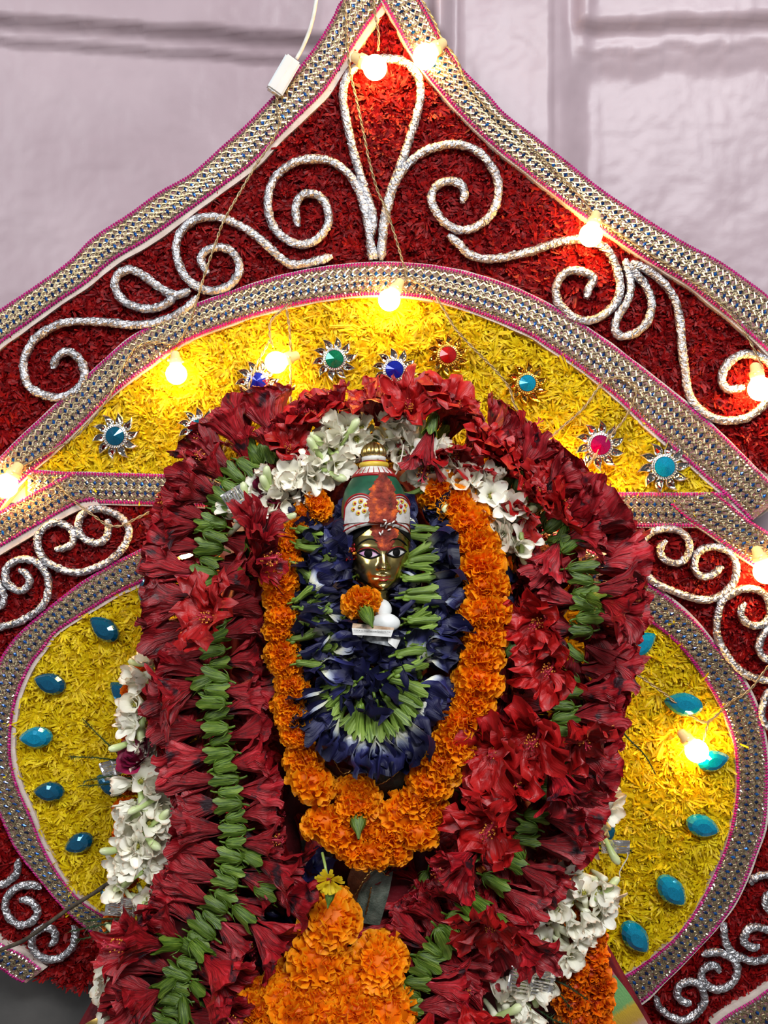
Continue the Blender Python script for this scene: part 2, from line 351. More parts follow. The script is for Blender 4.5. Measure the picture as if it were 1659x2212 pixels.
rng = np.random.default_rng(7)
def pile(name, poly, m, mb, tufts_area, nblade, ln, wd, lift, seed, flat, bald=None):
    "felt base plus thousands of little film blades growing in tufts"
    poly = [tuple(p) for p in poly]
    r = np.random.default_rng(seed)
    slab(name.replace('pile', 'felt'), poly, 0.0022, -0.0005, mb, back, kind=None)
    a = np.array(poly); lo, hi = a.min(0), a.max(0)
    n = int((hi - lo).prod() / tufts_area)
    q = r.random((n, 2)) * (hi - lo) + lo
    q = q[inpoly(q, poly)]
    if bald is not None: q = q[[bald(x, y, r) for x, y in q]]
    nt = len(q)
    C = np.repeat(q, nblade, 0); N = len(C)
    C = C + r.normal(0, 2.2, (N, 2))
    th = r.random(N) * 2 * np.pi
    L_ = ln * (0.55 + 0.75 * r.random(N)); W_ = wd * (0.6 + 0.8 * r.random(N))
    tsz = np.repeat(.65 + .75 * r.random(nt), nblade); L_ = L_ * tsz; lean = np.repeat(r.normal(0, .38, (nt, 2)), nblade, 0); tl_ = np.repeat(r.random(nt) ** 2, nblade)
    tilt = np.radians(flat + 32 * r.random(N))             # angle away from the board normal
    dirx, diry = np.cos(th) * np.sin(tilt) + lean[:, 0], np.sin(th) * np.sin(tilt) + lean[:, 1]; dn = np.cos(tilt)
    droop = 0.35 + 0.4 * r.random(N)
    px_, py_ = -np.sin(th), np.cos(th)
    base_h = 0.0022 / S + lift * tl_
    V = np.zeros((N, 6, 3)); 
    for row, (t, ww) in enumerate(((0, .55), (.55, 1.0), (1.0, .8))):
        cx = C[:, 0] + dirx * L_ * t * (1 + droop * t * .3); cy = C[:, 1] + diry * L_ * t * (1 + droop * t * .3)
        h = base_h + dn * L_ * (t - droop * t * t * .55)
        roll = (r.random(N) - .5) * 1.6
        for sd, sg in ((0, -1), (1, 1)):
            V[:, row * 2 + sd, 0] = cx + sg * px_ * W_ * ww / 2
            V[:, row * 2 + sd, 1] = cy + sg * py_ * W_ * ww / 2
            V[:, row * 2 + sd, 2] = h + sg * roll * W_ * .3 * t
    V = V.reshape(-1, 3)
    W3 = np.stack([(V[:, 0] - 829.5) * S, -V[:, 2] * S, ZC + (1106 - V[:, 1]) * S], 1)
    i0 = np.arange(N)[:, None] * 6
    F = np.concatenate([i0 + np.array([[0, 1, 3, 2]]), i0 + np.array([[2, 3, 5, 4]])], 0)
    me = bpy.data.meshes.new(name)
    me.vertices.add(len(W3)); me.vertices.foreach_set('co', W3.astype(np.float32).ravel())
    me.loops.add(F.size); me.loops.foreach_set('vertex_index', F.astype(np.int32).ravel())
    me.polygons.add(len(F)); me.polygons.foreach_set('loop_start', np.arange(0, F.size, 4, dtype=np.int32))
    me.polygons.foreach_set('use_smooth', np.ones(len(F), bool))
    me.update(calc_edges=True); me.validate(); me.materials.append(m)
    o = put(name, me, back, None, True); o['kind'] = 'stuff'
    return o
RP = dict(tufts_area=85, nblade=10, ln=13, wd=4.6, lift=9, flat=26)
YP = dict(tufts_area=140, nblade=13, ln=20, wd=4.0, lift=10, flat=30)
pile('red_tinsel_pile', red_up, M['redpile'], M['redbase'], seed=1, **RP)
pile('red_tinsel_pile', red_ll, M['redpile'], M['redbase'], seed=2, **RP)
pile('red_tinsel_pile', red_lb, M['redpile'], M['redbase'], seed=3, **RP)
pile('red_tinsel_pile', red_r, M['redpile'], M['redbase'], seed=4, **RP)
pile('yellow_tinsel_pile', yel_up, M['yelpile'], M['yelbase'], seed=5, **YP)
pile('yellow_tinsel_pile', yel_l, M['yelpile'], M['yelbase'], seed=6, **YP)
pile('yellow_tinsel_pile', yel_r, M['yelpile'], M['yelbase'], seed=7, **YP)

def ribbon(o_pts, i_pts, d, seed, foam_in=7, foam_out=0):
    r = random.Random(seed)
    A = catmull(o_pts, 4); B = catmull(i_pts, 4)
    n = max(len(A), len(B)) ; tt = np.linspace(0, 1, n)
    ra = lambda X: np.stack([np.interp(tt, np.linspace(0, 1, len(X)), X[:, k]) for k in (0, 1)], 1)
    A, B = ra(A), ra(B)
    Cn = (A + B) / 2; seg = np.linalg.norm(np.diff(Cn, axis=0), axis=1); cum = np.concatenate([[0], np.cumsum(seg)]); LEN = cum[-1]
    wob = np.array([noise.noise((s * .013, seed, 0)) for s in cum])
    wid = float(np.linalg.norm(A - B, axis=1).mean())
    def at(s, t, h):
        "s px along, t -1 (outer) .. 1 (inner), h px above the ribbon"
        a = np.array([np.interp(s, cum, A[:, k]) for k in (0, 1)]); b = np.array([np.interp(s, cum, B[:, k]) for k in (0, 1)])
        p = a * (1 - t) / 2 + b * (1 + t) / 2
        return P(p[0], p[1], d + (h + 1.4 * np.interp(s, cum, wob)) * S)
    # raised foam strip under the ribbon
    V = []; rows = [(-1 - 2 * foam_out / wid, -0.008), (-1 - 2 * foam_out / wid, -0.0012), (1 + 2 * foam_in / wid, -0.0012), (1 + 2 * foam_in / wid, -0.008)]
    ss = np.linspace(0, LEN, max(4, int(LEN / 14)))
    for s in ss:
        for t, dd in rows:
            tj = t + (0.05 * noise.noise((s * .02, t, seed)) if abs(t) > 1 else 0)
            V.append(at(s, tj, 0) + Vector((0, -dd if dd > -0.005 else d - 0.001, 0)))
    rb_me = MB()
    # woven band with a soft cross relief
    ts = [-1, -0.9, -0.82, -0.6, -0.3, 0, 0.3, 0.6, 0.82, 0.9, 1]; hs = [0, 2.2, 0.6, 1.2, 1.6, 2.0, 1.6, 1.2, 0.6, 2.2, 0]
    s2 = np.linspace(0, LEN, max(4, int(LEN / 6))); Vb = [at(s, t, h) for s in s2 for t, h in zip(ts, hs)]
    rb = obj('sequin_ribbon', Vb, grid_faces(len(ts), len(s2)), M['lace'], back)
    obj('foam_strip', V, grid_faces(4, len(ss)), M['foam'], rb, smooth=False)
    # sequins and threads
    pitch = 17.0; nc = int(LEN / pitch); nd = MB(); br = MB(); rg = MB(); th = MB(); ed = MB(); rc = MB()
    def frame(s, t, h):
        c = at(s, t, h); ux = (at(s + 2, t, h) - c).normalized(); uy = (at(s, t + .05, h) - c).normalized(); return c, ux, uy
    UP = Vector((0, -1, 0))
    def dome(mb, s, t, h, rs, rt, hh, k):
        c, ux, uy = frame(s, t, h); tl = UP * hh * S + (ux * r.uniform(-.5, .5) + uy * r.uniform(-.5, .5)) * hh * S
        V = [c + (ux * math.cos(2 * math.pi * j / k) * rs + uy * math.sin(2 * math.pi * j / k) * rt) * S for j in range(k)] + [c + tl]
        mb.add(V, [(j, (j + 1) % k, k) for j in range(k)])
    for c in range(nc):
        s = (c + .5) * pitch
        for t, off in ((-.31, 0), (.31, .45)):
            dome(nd, s + off * pitch, t, 4.4, 3.7, 6.4, 1.4, 4)
        # rings: pale rim with a mauve heart
        for t, R_ in ((0, 6.2), (-.58, 4.4), (.58, 4.4)):
            cc, ux, uy = frame(s + .5 * pitch * (t == 0), t, 2.6); k = 8; V = []
            for j in range(k):
                w = 2 * math.pi * j / k; e = ux * math.cos(w) + uy * math.sin(w)
                V += [cc + e * R_ * S, cc + e * R_ * .8 * S + UP * 2.2 * S, cc + e * R_ * .5 * S]
            rg.add(V, [(3 * j + q, 3 * ((j + 1) % k) + q, 3 * ((j + 1) % k) + q + 1, 3 * j + q + 1) for j in range(k) for q in (0, 1)])
            dome(rc, s + .5 * pitch * (t == 0), t, 2.2, R_ * .62, R_ * .62, 1.2, 6)
        # diagonal threads
        for t0, t1 in ((-.72, -.31), (-.31, 0), (0, .31), (.31, .72)):
            for sg in (-1, 1):
                a_, b_ = at(s - sg * pitch * .5, t0, 3.2), at(s + sg * pitch * .5, t1, 3.2)
                dr = (b_ - a_).normalized(); nn = dr.cross(UP).normalized() * 1.3 * S
                m_ = (a_ + b_) / 2 + UP * 1.6 * S + nn * r.uniform(-2, 2)
                th.add([a_ - nn, a_ + nn, m_ - nn, m_ + nn, m_ + UP * 1.0 * S, b_ - nn, b_ + nn], [(0, 1, 3, 2), (2, 3, 6, 5)])
    for c in range(int(LEN / 8.5)):
        for t in (-.77, .77):
            dome(br, (c + .5) * 8.5, t + r.uniform(-.03, .03), 2, 3.6, 3.6, 3.4, 6)
        if r.random() < .55: dome(br, (c + r.random()) * 8.5, r.choice((-.45, -.15, .15, .45)), 3.4, 2.2, 2.2, 1.8, 5)
    for c in range(int(LEN / 6.2)):
        for t in (-.94, .94):
            dome(ed, (c + .5) * 6.2, t, .8, 3.3, 4.8, 3.4, 6)
    nd.obj('blue_sequins', M['bluesequin'], rb, False, 'stuff')
    br.obj('silver_beading', M['silverbead'], rb, False, 'stuff')
    rg.obj('ring_beading', M['goldthread'], rb, True, 'stuff')
    rc.obj('mauve_sequins', M['mauvering'], rb, True, 'stuff')
    th.obj('gold_thread', M['goldthread'], rb, False, 'stuff')
    ed.obj('magenta_edging', M['magenta'], rb, False, 'stuff')
    return rb
ribbon(hLo, hLi, 0.0125, 21, 6, 3)
ribbon(hRo, hRi, 0.0125, 22, 4, 3)
ribbon(dLo, dLi, 0.0150, 23, 16, 0)
ribbon(dRo, dRi, 0.0150, 24, 5, 0)
ribbon(vLo, vLi, 0.0125, 25, 10, 2)
ribbon(vRo, vRi, 0.0125, 26, 2, 7)
ribbon(bLo, bLi, 0.0125, 27, 0, 12)
ribbon(bRo, bRi, 0.0125, 28, 0, 12)
ribbon(oL, iL, 0.0125, 29, 13, 0)
ribbon(oR, iR, 0.0150, 30, 5, 0)
ribbon(oM, iM, 0.0138, 31, 6, 4)

SCROLLS = [
 [(812, 560), (800, 520), (806, 470), (790, 415), (770, 350), (750, 270), (741, 200), (757, 155), (790, 135), (840, 127), (880, 138), (905, 172), (907, 220), (888, 290), (860, 370), (838, 430), (826, 500), (824, 560)],
 [(802, 562), (797, 500), (783, 435), (762, 388), (730, 357), (690, 343), (640, 350), (600, 377), (581, 415), (580, 455), (592, 492), (620, 518), (655, 529), (690, 513), (710, 478), (703, 440), (680, 420), (655, 421), (638, 447), (644, 490)],
 [(824, 562), (828, 500), (838, 445), (852, 400), (880, 356), (920, 326), (975, 312), (1020, 321), (1055, 350), (1075, 392), (1074, 432), (1055, 470), (1020, 494), (985, 495), (955, 475), (933, 440), (935, 412), (955, 395), (985, 393), (1002, 410), (999, 440)],
 [(967, 508), (990, 525), (1010, 547), (1045, 559), (1090, 556), (1140, 545), (1190, 528), (1235, 518), (1270, 520), (1310, 538), (1330, 575), (1339, 615), (1333, 648), (1308, 677), (1268, 693), (1234, 683), (1206, 652), (1202, 617), (1219, 591), (1250, 585), (1283, 600), (1272, 622), (1266, 644)],
 [(1350, 560), (1358, 590), (1362, 625), (1352, 655), (1334, 685), (1328, 712), (1345, 727), (1376, 717), (1401, 690), (1407, 655), (1395, 618), (1372, 590), (1356, 570)],
 [(1362, 566), (1396, 582), (1430, 608), (1456, 642), (1468, 690), (1472, 740), (1480, 800), (1488, 848), (1508, 882), (1545, 904), (1590, 908), (1630, 893), (1660, 862), (1678, 820), (1660, 782), (1633, 768), (1605, 765), (1578, 780), (1561, 805), (1561, 828), (1578, 841), (1608, 837)],
 [(718, 553), (690, 562), (650, 571), (620, 567), (595, 547), (565, 520), (527, 492), (478, 471), (428, 472), (392, 500), (380, 540), (394, 588), (424, 618), (460, 629), (498, 615), (517, 585), (508, 552), (480, 534), (447, 541), (434, 562), (450, 592)],
 [(412, 626), (385, 637), (360, 631), (330, 610), (300, 589), (275, 583), (253, 596), (249, 620), (262, 645), (290, 662), (325, 667), (355, 658), (380, 640)],
 [(427, 640), (405, 665), (370, 685), (330, 698), (280, 702), (220, 695), (160, 695), (115, 706), (76, 732), (53, 775), (53, 812), (66, 838), (95, 853), (130, 858), (165, 843), (183, 813), (176, 783), (155, 762), (136, 762), (119, 778), (114, 797)],
 [(231, 1120), (235, 1142), (228, 1163), (207, 1173), (181, 1163), (170, 1140), (177, 1112), (205, 1099), (241, 1107), (267, 1123), (279, 1146), (272, 1173), (251, 1200), (217, 1222), (176, 1236), (135, 1231), (101, 1213), (84, 1188), (82, 1161), (96, 1140), (120, 1129), (145, 1136), (159, 1155), (156, 1175), (140, 1183), (120, 1188)],
 [(41, 1230), (58, 1242), (64, 1259), (50, 1276), (27, 1271), (13, 1252), (15, 1227), (36, 1211), (63, 1208), (87, 1222), (103, 1246), (105, 1272), (98, 1299), (80, 1320), (53, 1337), (24, 1349), (-10, 1356), (-45, 1358)],
 [(-30, 1230), (-5, 1258), (8, 1288), (3, 1308), (-20, 1318)],
 [(1439, 1167), (1427, 1182), (1428, 1201), (1445, 1213), (1465, 1216), (1483, 1204), (1490, 1182), (1482, 1159), (1462, 1145), (1432, 1143), (1405, 1151), (1388, 1175), (1384, 1206), (1392, 1234), (1416, 1259), (1448, 1274), (1484, 1288), (1524, 1296), (1556, 1287), (1579, 1266), (1590, 1236), (1585, 1206), (1568, 1188), (1541, 1181), (1514, 1188), (1502, 1205), (1501, 1228), (1515, 1245), (1534, 1244), (1550, 1232), (1561, 1224)],
 [(1611, 1302), (1600, 1321), (1609, 1342), (1631, 1352), (1653, 1345), (1664, 1320), (1656, 1289), (1634, 1274), (1606, 1272), (1580, 1283), (1559, 1300), (1551, 1327), (1548, 1358), (1555, 1388), (1572, 1418), (1599, 1448), (1628, 1464), (1659, 1470), (1690, 1470)],
 [(1675, 1352), (1655, 1363), (1642, 1384), (1640, 1405), (1654, 1423), (1680, 1428)],
 [(1672, 1485), (1656, 1500), (1648, 1522), (1646, 1548), (1660, 1575)],
 [(1620, 1910), (1635, 1894), (1659, 1889), (1690, 1896)],
 [(1566, 1993), (1564, 2018), (1571, 2042), (1586, 2060), (1607, 2071), (1633, 2076), (1659, 2070), (1690, 2050)],
 [(1641, 2044), (1624, 2046), (1608, 2035), (1610, 2014), (1626, 2002), (1648, 2005), (1675, 2012)],
 [(1516, 2063), (1540, 2056), (1564, 2060), (1585, 2074), (1593, 2096), (1584, 2120), (1560, 2136), (1536, 2134), (1518, 2118), (1516, 2099), (1530, 2087), (1546, 2087), (1555, 2101)],
 [(1493, 2165), (1478, 2165), (1464, 2152), (1466, 2132), (1484, 2121), (1505, 2123), (1518, 2140), (1522, 2163), (1510, 2183), (1492, 2198), (1470, 2203), (1442, 2192), (1422, 2174), (1418, 2152)],
 [(1685, 1925), (1660, 1932), (1652, 1950), (1662, 1972)],
 [(89, 1919), (74, 1912), (50, 1912), (27, 1924), (13, 1944), (13, 1967), (25, 1988), (46, 1998), (68, 1990), (81, 1973), (76, 1956), (59, 1945), (42, 1945)],
 [(159, 1999), (163, 2020), (157, 2045), (137, 2065), (111, 2073), (86, 2065), (71, 2048), (71, 2024), (86, 2007), (106, 2004), (119, 2014), (119, 2030), (107, 2043)],
 [(40, 1855), (37, 1884), (21, 1902), (0, 1912), (-30, 1914)],
]
for k, pts in enumerate(SCROLLS):
    big = k < 9
    C = catmull(pts, 3.2); n = len(C); seed = k * 13.7
    r0 = 9.2 if big else 8.2
    path = [P(x + .9 * noise.noise((i * .09, seed, 0)), y + .9 * noise.noise((i * .09, seed, 9)), 0.0135 + 0.0012 * noise.noise((i * .05, seed, 4))) for i, (x, y) in enumerate(C)]
    R_ = [r0 * S * (1 + .13 * noise.noise((i * .16, seed, 2))) * (0.55 + .45 * min(1, i / 4, (n - 1 - i) / 4)) for i in range(n)]
    V, F = tube(path, R_, 12, True, 0.09, 0.95)
    V = [v + noise.noise_vector(v * 330) * 0.0011 + noise.noise_vector(v * 900) * 0.0006 for v in V]
    o = obj('silver_scroll', V, F, M['foil'], back, smooth=False)
    o['label'] = 'curled cord of crinkled silver foil'

# jewel flowers: ten curled mirror petals round a beaded ring and a faceted stone
def petal_meshes(mt, mm):
    pts = []
    for j in range(14):   # comma outline pointing along +x, tip bent to +y
        w = 2 * math.pi * j / 14; x = math.cos(w); y = math.sin(w)
        px_ = .68 + .26 * x; py_ = .165 * y * (1 - .25 * x) + (.11 * max(0, x) ** 2)
        if j == 0: px_ += .06; py_ += .06
        pts.append((px_, py_))
    c = (.66, .01); n = len(pts)
    ring = [(x, y, z) for x, y, z in [(p[0], p[1], 0.0) for p in pts]] + [(p[0], p[1], .10) for p in pts] + [(c[0] + (p[0] - c[0]) * .80, c[1] + (p[1] - c[1]) * .80, .15) for p in pts] + [(c[0] + (p[0] - c[0]) * .72, c[1] + (p[1] - c[1]) * .72, .09) for p in pts]
    F = [(a * n + j, a * n + (j + 1) % n, (a + 1) * n + (j + 1) % n, (a + 1) * n + j) for a in range(3) for j in range(n)] + [tuple(range(n))[::-1]]
    facet = [(c[0] + (p[0] - c[0]) * .76, c[1] + (p[1] - c[1]) * .76, .09) for p in pts] + [(.60, -.03, .20), (.76, .06, .17)]
    FF = [(j, (j + 1) % n, n if 3 < j < 10 else n + 1) for j in range(n)] + [(4, n, n + 1), (10, n + 1, n)]
    return mesh('petal_rim', ring, F, mt, False), mesh('petal_mirror', facet, FF, mm, False)
PET = {'s': petal_meshes(M['jsilver'], M['mirror']), 'g': petal_meshes(M['jgold'], M['gmirror'])}
def disc_setting(m):
    b = MB(); V, F = lathe([(0.001, .02), (.46, .02), (.50, .10), (.46, .16), (.40, .13), (.38, .18)], 28); b.add(V, F)
    for j in range(30):
        w = 2 * math.pi * j / 30; V, F = blob((.455 * math.cos(w), .455 * math.sin(w), .165), (.036, .036, .036), 6, 4); b.add(V, F)
    return b.me('jewel_flower', [m])
SET = {'s': disc_setting(M['jsilver']), 'g': disc_setting(M['jgold'])}
def stone_mesh(m):
    n = 14; V = []
    for rr, z in ((.385, .15), (.37, .21)):
        V += [(rr * math.cos(2 * math.pi * j / n), rr * math.sin(2 * math.pi * j / n), z) for j in range(n)]
    V.append((0, 0, .36)); F = [(j, (j + 1) % n, n + (j + 1) % n, n + j) for j in range(n)] + [(n + j, n + (j + 1) % n, 2 * n) for j in range(n)]
    return mesh('stone', V, F, m, False)
JW = [(723, 777, 'g_green', 's', 46, 5), (852, 800, 'g_blue', 's', 46, 20), (967, 768, 'g_red', 'g', 43, 12), (557, 825, 'g_blue', 's', 46, 0), (1138, 829, 'g_sky', 'g', 43, 8),
      (251, 943, 'g_teal', 's', 48, 4), (430, 925, 'g_teal', 's', 43, 15), (1295, 962, 'g_pink', 's', 51, 10), (1433, 1009, 'g_sky', 's', 52, 2)]
stones = {}
for x, y, g, st, R_, a in JW:
    if g not in stones: stones[g] = stone_mesh(M[g])
    T = Matrix.Translation(P(x, y, 0.0135) - wloc(back)) @ Matrix.Rotation(math.pi / 2, 4, 'X') @ Matrix.Rotation(math.radians(a), 4, 'Z') @ Matrix.Scale(R_ * 1.10 * S, 4)
    j = put('jewel_flower', SET[st], back, T)
    j['label'] = 'flower ornament with %s stone and %s petals' % (M[g].name.split('_gem')[0].replace('_', ' '), 'gold' if st == 'g' else 'silver')
    put('stone', stones[g], j)
    for k in range(10):
        Rz = Matrix.Rotation(2 * math.pi * k / 10, 4, 'Z')
        put('petal_rim', PET[st][0], j, Rz); put('petal_mirror', PET[st][1], j, Rz)

# teardrop stones on the lower yellow fields: centre, direction of the point (deg, counter-clockwise from right), half length, half width
def drop_mesh(name, m):
    n = 16; out = []
    for j in range(n):
        w = 2 * math.pi * j / n; x = math.cos(w); y = math.sin(w)
        out.append((x * 1.0, y * .62 * (1 - .45 * max(0, x) ** 1.5 - .0 * x)))
    V = [(x, y, 0) for x, y in out] + [(x, y, .22) for x, y in out] + [(x * .80 - .03, y * .78, .42) for x, y in out] + [(x * .46 - .08, y * .45, .55) for x, y in out]
    F = [(a * n + j, a * n + (j + 1) % n, (a + 1) * n + (j + 1) % n, (a + 1) * n + j) for a in range(3) for j in range(n)]
    F += [tuple(3 * n + j for j in range(n)), tuple(range(n))[::-1]]
    return mesh(name, V, F, m, False)
DM = {'t': drop_mesh('teardrop_stone', M['g_teal']), 's': drop_mesh('teardrop_stone', M['g_sky'])}
for x, y, a, hl, c in [(227, 1358, 145, 37, 't'), (110, 1476, 165, 36, 't'), (268, 1499, 140, 36, 't'), (80, 1592, 185, 37, 's'), (108, 1709, 182, 34, 't'), (172, 1820, 205, 34, 't'), (318, 1280, 100, 30, 't'), (238, 1935, 150, 24, 't'), (240, 1694, 150, 34, 't'),
                    (1381, 1392, 32, 39, 's'), (1475, 1520, 172, 40, 's'), (1538, 1642, 10, 36, 's'), (1516, 1783, -20, 38, 's'), (1449, 1922, -48, 42, 's'), (1371, 2022, -52, 42, 's'), (1312, 1792, 80, 26, 't')]:
    put('teardrop_stone', DM[c], back, Matrix.Translation(P(x, y, 0.0125) - wloc(back)) @ Matrix.Rotation(math.pi / 2, 4, 'X') @ Matrix.Rotation(math.radians(a), 4, 'Z') @ Matrix.Rotation(math.radians(9), 4, 'Y') @ Matrix.Scale(hl * S, 4))

# ------------------------------------------------------------------ the string of bulbs
sl = tag(empty('string_light', P(829.5, 600, 0.02)), 'string of round warm glowing bulbs on thin twisted wire draped over the backdrop', 'string light', kind='thing')
def bulb_mesh():
    prof = [(0.0005, -1.0)] + [(math.sin(t) * 1.0, -math.cos(t)) for t in np.linspace(.25, 2.45, 14)] + [(.52, .95), (.50, 1.15)]
    V, F = lathe(prof, 20); return mesh('bulb', V, F, M['bulb'])
def socket_mesh():
    b = MB(); V, F = lathe([(.54, .98), (.60, 1.0), (.60, 1.5), (.46, 1.62), (.40, 2.1), (.22, 2.25), (.01, 2.26)], 14); b.add(V, F)
    for sg in (-1, 1):
        V, F = blob((sg * .72, 0, 1.28), (.2, .14, .12), 6, 4); b.add(V, F)
    return b.me('socket', [M['socket']])
BM, SM = bulb_mesh(), socket_mesh()
BUL = [(810, 146, 24, 150, .030), (918, 122, 24, 40, .030), (1276, 508, 23, 75, .030), (841, 648, 22, 60, .030), (381, 808, 21, 95, .024), (596, 783, 22, 20, .026), (1185, 1000, 22, 92, .024), (1284, 1097, 24, 92, .030), (12, 1050, 24, 60, .030), (1642, 840, 24, 100, .030), (1654, 1235, 24, 110, .030), (1505, 1622, 23, 130, .026), (404, 1192, 18, 90, .020)]
for x, y, r_, ang, d in BUL:
    a = math.radians(ang); ax = Vector((math.cos(a), .12, math.sin(a))).normalized()
    T = Matrix.Translation(P(x, y, d) - wloc(sl)) @ ax.to_track_quat('Z', 'Y').to_matrix().to_4x4() @ Matrix.Scale(r_ * 1.08 * PX(d), 4)
    b_ = put('bulb', BM, sl, T); put('socket', SM, b_)
WIRES = [
 [(597, 205), (600, 240), (603, 268), (588, 305), (556, 352), (520, 412), (482, 480), (466, 525), (446, 580), (430, 632), (412, 688), (388, 735), (372, 745)],
 [(372, 745), (330, 738), (292, 752), (262, 800), (240, 850), (204, 900), (160, 945), (90, 985), (22, 1018)],
 [(806, -10), (812, 40), (818, 75), (817, 110)],
 [(742, -20), (748, 60), (752, 115), (757, 160), (770, 215), (786, 290), (797, 345), (815, 410), (835, 455), (852, 505), (868, 560), (878, 600), (860, 618)],
 [(880, 600), (930, 628), (958, 668), (985, 712), (1028, 758), (1070, 800), (1100, 838), (1113, 878), (1148, 920), (1181, 946), (1222, 916), (1262, 880), (1298, 832), (1330, 815), (1375, 838), (1352, 900), (1312, 948), (1285, 985), (1268, 1012), (1270, 1045)],
 [(1181, 946), (1183, 972)],
 [(628, 655), (588, 690), (583, 722), (590, 750)],
 [(583, 735), (548, 802), (530, 868), (506, 920), (486, 965), (478, 1000)],
 [(618, 660), (626, 720), (628, 800), (627, 890)],
 [(900, -20), (938, 45), (955, 85), (985, 125), (1010, 180), (1060, 240), (1160, 330), (1250, 420), (1285, 470)],
 [(1285, 470), (1400, 545), (1500, 610), (1560, 660), (1610, 720), (1650, 800)],
 [(120, 1040), (165, 1086), (205, 1116), (232, 1134), (262, 1136), (290, 1122), (328, 1104)],
 [(1340, 1432), (1395, 1470), (1440, 1502), (1485, 1540), (1520, 1560), (1545, 1548), (1580, 1515), (1620, 1490), (1659, 1440), (1700, 1400)],
 [(1530, 1560), (1525, 1580), (1520, 1600)],
]
for k, w in enumerate(WIRES):
    C = catmull(w, 3.0); A_ = []; B_ = []
    for i, (x, y) in enumerate(C):
        t = C[min(i + 1, len(C) - 1)] - C[max(i - 1, 0)]; t = t / (np.linalg.norm(t) + 1e-9); nx, ny = -t[1], t[0]
        ph = i * 3.0 * 2 * math.pi / 34 + 1.5 * noise.noise((i * .03, k, 0)); c, s = math.cos(ph) * 1.9, math.sin(ph) * 1.9
        dd = 0.0205 + .0015 * noise.noise((i * .02, k, 5))
        A_.append(P(x + nx * c, y + ny * c, dd + s * S)); B_.append(P(x - nx * c, y - ny * c, dd - s * S))
    b = MB(); V, F = tube(A_, 1.35 * S, 6); b.add(V, F); V, F = tube(B_, 1.35 * S, 6); b.add(V, F)
    b.obj('twisted_wire', [M['wire']], sl)
b = MB(); V, F = tube([P(x, y, d) for x, y, d in catmull([(735, -640, .0), (720, -300, .012), (695, -80, .026), (683, 0, .026), (672, 55, .022), (655, 100, .018), (640, 128, .016)], 5)], 4.2 * S, 8); b.add(V, F)
b.obj('power_cord', [M['cord']], sl)
bm = bmesh.new(); bmesh.ops.create_cube(bm, size=1.0); bmesh.ops.scale(bm, vec=(36 * S, 26 * S, 82 * S), verts=bm.verts)
bmesh.ops.bevel(bm, geom=list(bm.edges), offset=3.5 * S, segments=2, affect='EDGES')
me = bpy.data.meshes.new('connector_box'); bm.to_mesh(me); bm.free(); me.materials.append(M['box'])
cb = put('connector_box', me, sl, Matrix.Translation(P(612, 165, 0.022) - wloc(sl)) @ Matrix.Rotation(math.radians(30), 4, 'Y') @ Matrix.Rotation(math.radians(18), 4, 'Z'))
V, F = lathe([(7 * S, 0), (7 * S, 1.5 * S), (4.5 * S, 2 * S), (4.5 * S, -2 * S)], 12); put('cable_gland', mesh('cable_gland', V, F, M['cord']), cb, Matrix.Translation((0, -6 * S, -41 * S)) @ Matrix.Rotation(math.pi, 4, 'X'))
sm = mesh('seam', [(-18.2 * S, -13.2 * S, 1 * S), (18.2 * S, -13.2 * S, 1 * S), (18.2 * S, -13.2 * S, -1 * S), (-18.2 * S, -13.2 * S, -1 * S)], [(0, 1, 2, 3)], M['cord'], False)
put('seam', sm, cb, Matrix.Rotation(math.pi / 2, 4, 'Y') @ Matrix.Scale(1, 4) @ Matrix.Diagonal((2.0, 1.0, 1, 1)))
# ------------------------------------------------------------------ flowers
M['hib'] = mat('red_hibiscus_petal', [(0.12, 0.002, 0.005), (0.25, 0.003, 0.008), (0.42, 0.008, 0.015), (0.60, 0.035, 0.055)], rough=0.42, uvscale=(9, 1.3), scale=1.5, bump=1.0, bscale=2.4, rnd=0.28, detail=6, dark=((0.028, 0.005, 0.010), 55, 0.58), lo=0.3, hi=0.75)
M['hibopen'] = mat('fresh_red_hibiscus_petal', [(0.24, 0.002, 0.003), (0.42, 0.004, 0.005), (0.60, 0.012, 0.010)], rough=0.45, uvscale=(8, 1.5), scale=1.5, bump=0.8, bscale=2.4, rnd=0.2, detail=5, lo=0.3, hi=0.75)
M['calyx'] = mat('green_calyx', [(0.03, 0.068, 0.005), (0.075, 0.145, 0.009), (0.17, 0.25, 0.03)], rough=0.42, uvscale=(10, 1.2), scale=1.4, bump=0.5, bscale=2, rnd=0.25)
M['stamen'] = mat('red_stamen', [(0.45, 0.01, 0.04), (0.6, 0.05, 0.08)], rough=0.5, scale=50)
M['anther'] = mat('orange_anther', [(0.60, 0.15, 0.01), (0.85, 0.38, 0.04)], rough=0.6, scale=300)
M['tube'] = ramp_uv('ivory_tuberose_petal', 1, [(0.0, (0.50, 0.60, 0.26)), (0.22, (0.80, 0.80, 0.56)), (0.5, (0.95, 0.93, 0.80)), (0.92, (0.96, 0.93, 0.80)), (1.0, (0.72, 0.52, 0.36))], rough=0.4, bump=0.2, uvscale=(9, 1.5), rnd=0.05, vein=0.05, thin=0.1)
M['bud'] = ramp_uv('green_tuberose_bud', 1, [(0.0, (0.30, 0.42, 0.10)), (0.5, (0.46, 0.58, 0.22)), (1.0, (0.70, 0.74, 0.46))], rough=0.35, rnd=0.15)
M['tubeheart'] = mat('yellow_green_heart', [(0.20, 0.20, 0.02), (0.45, 0.40, 0.05)], rough=0.6, scale=300)
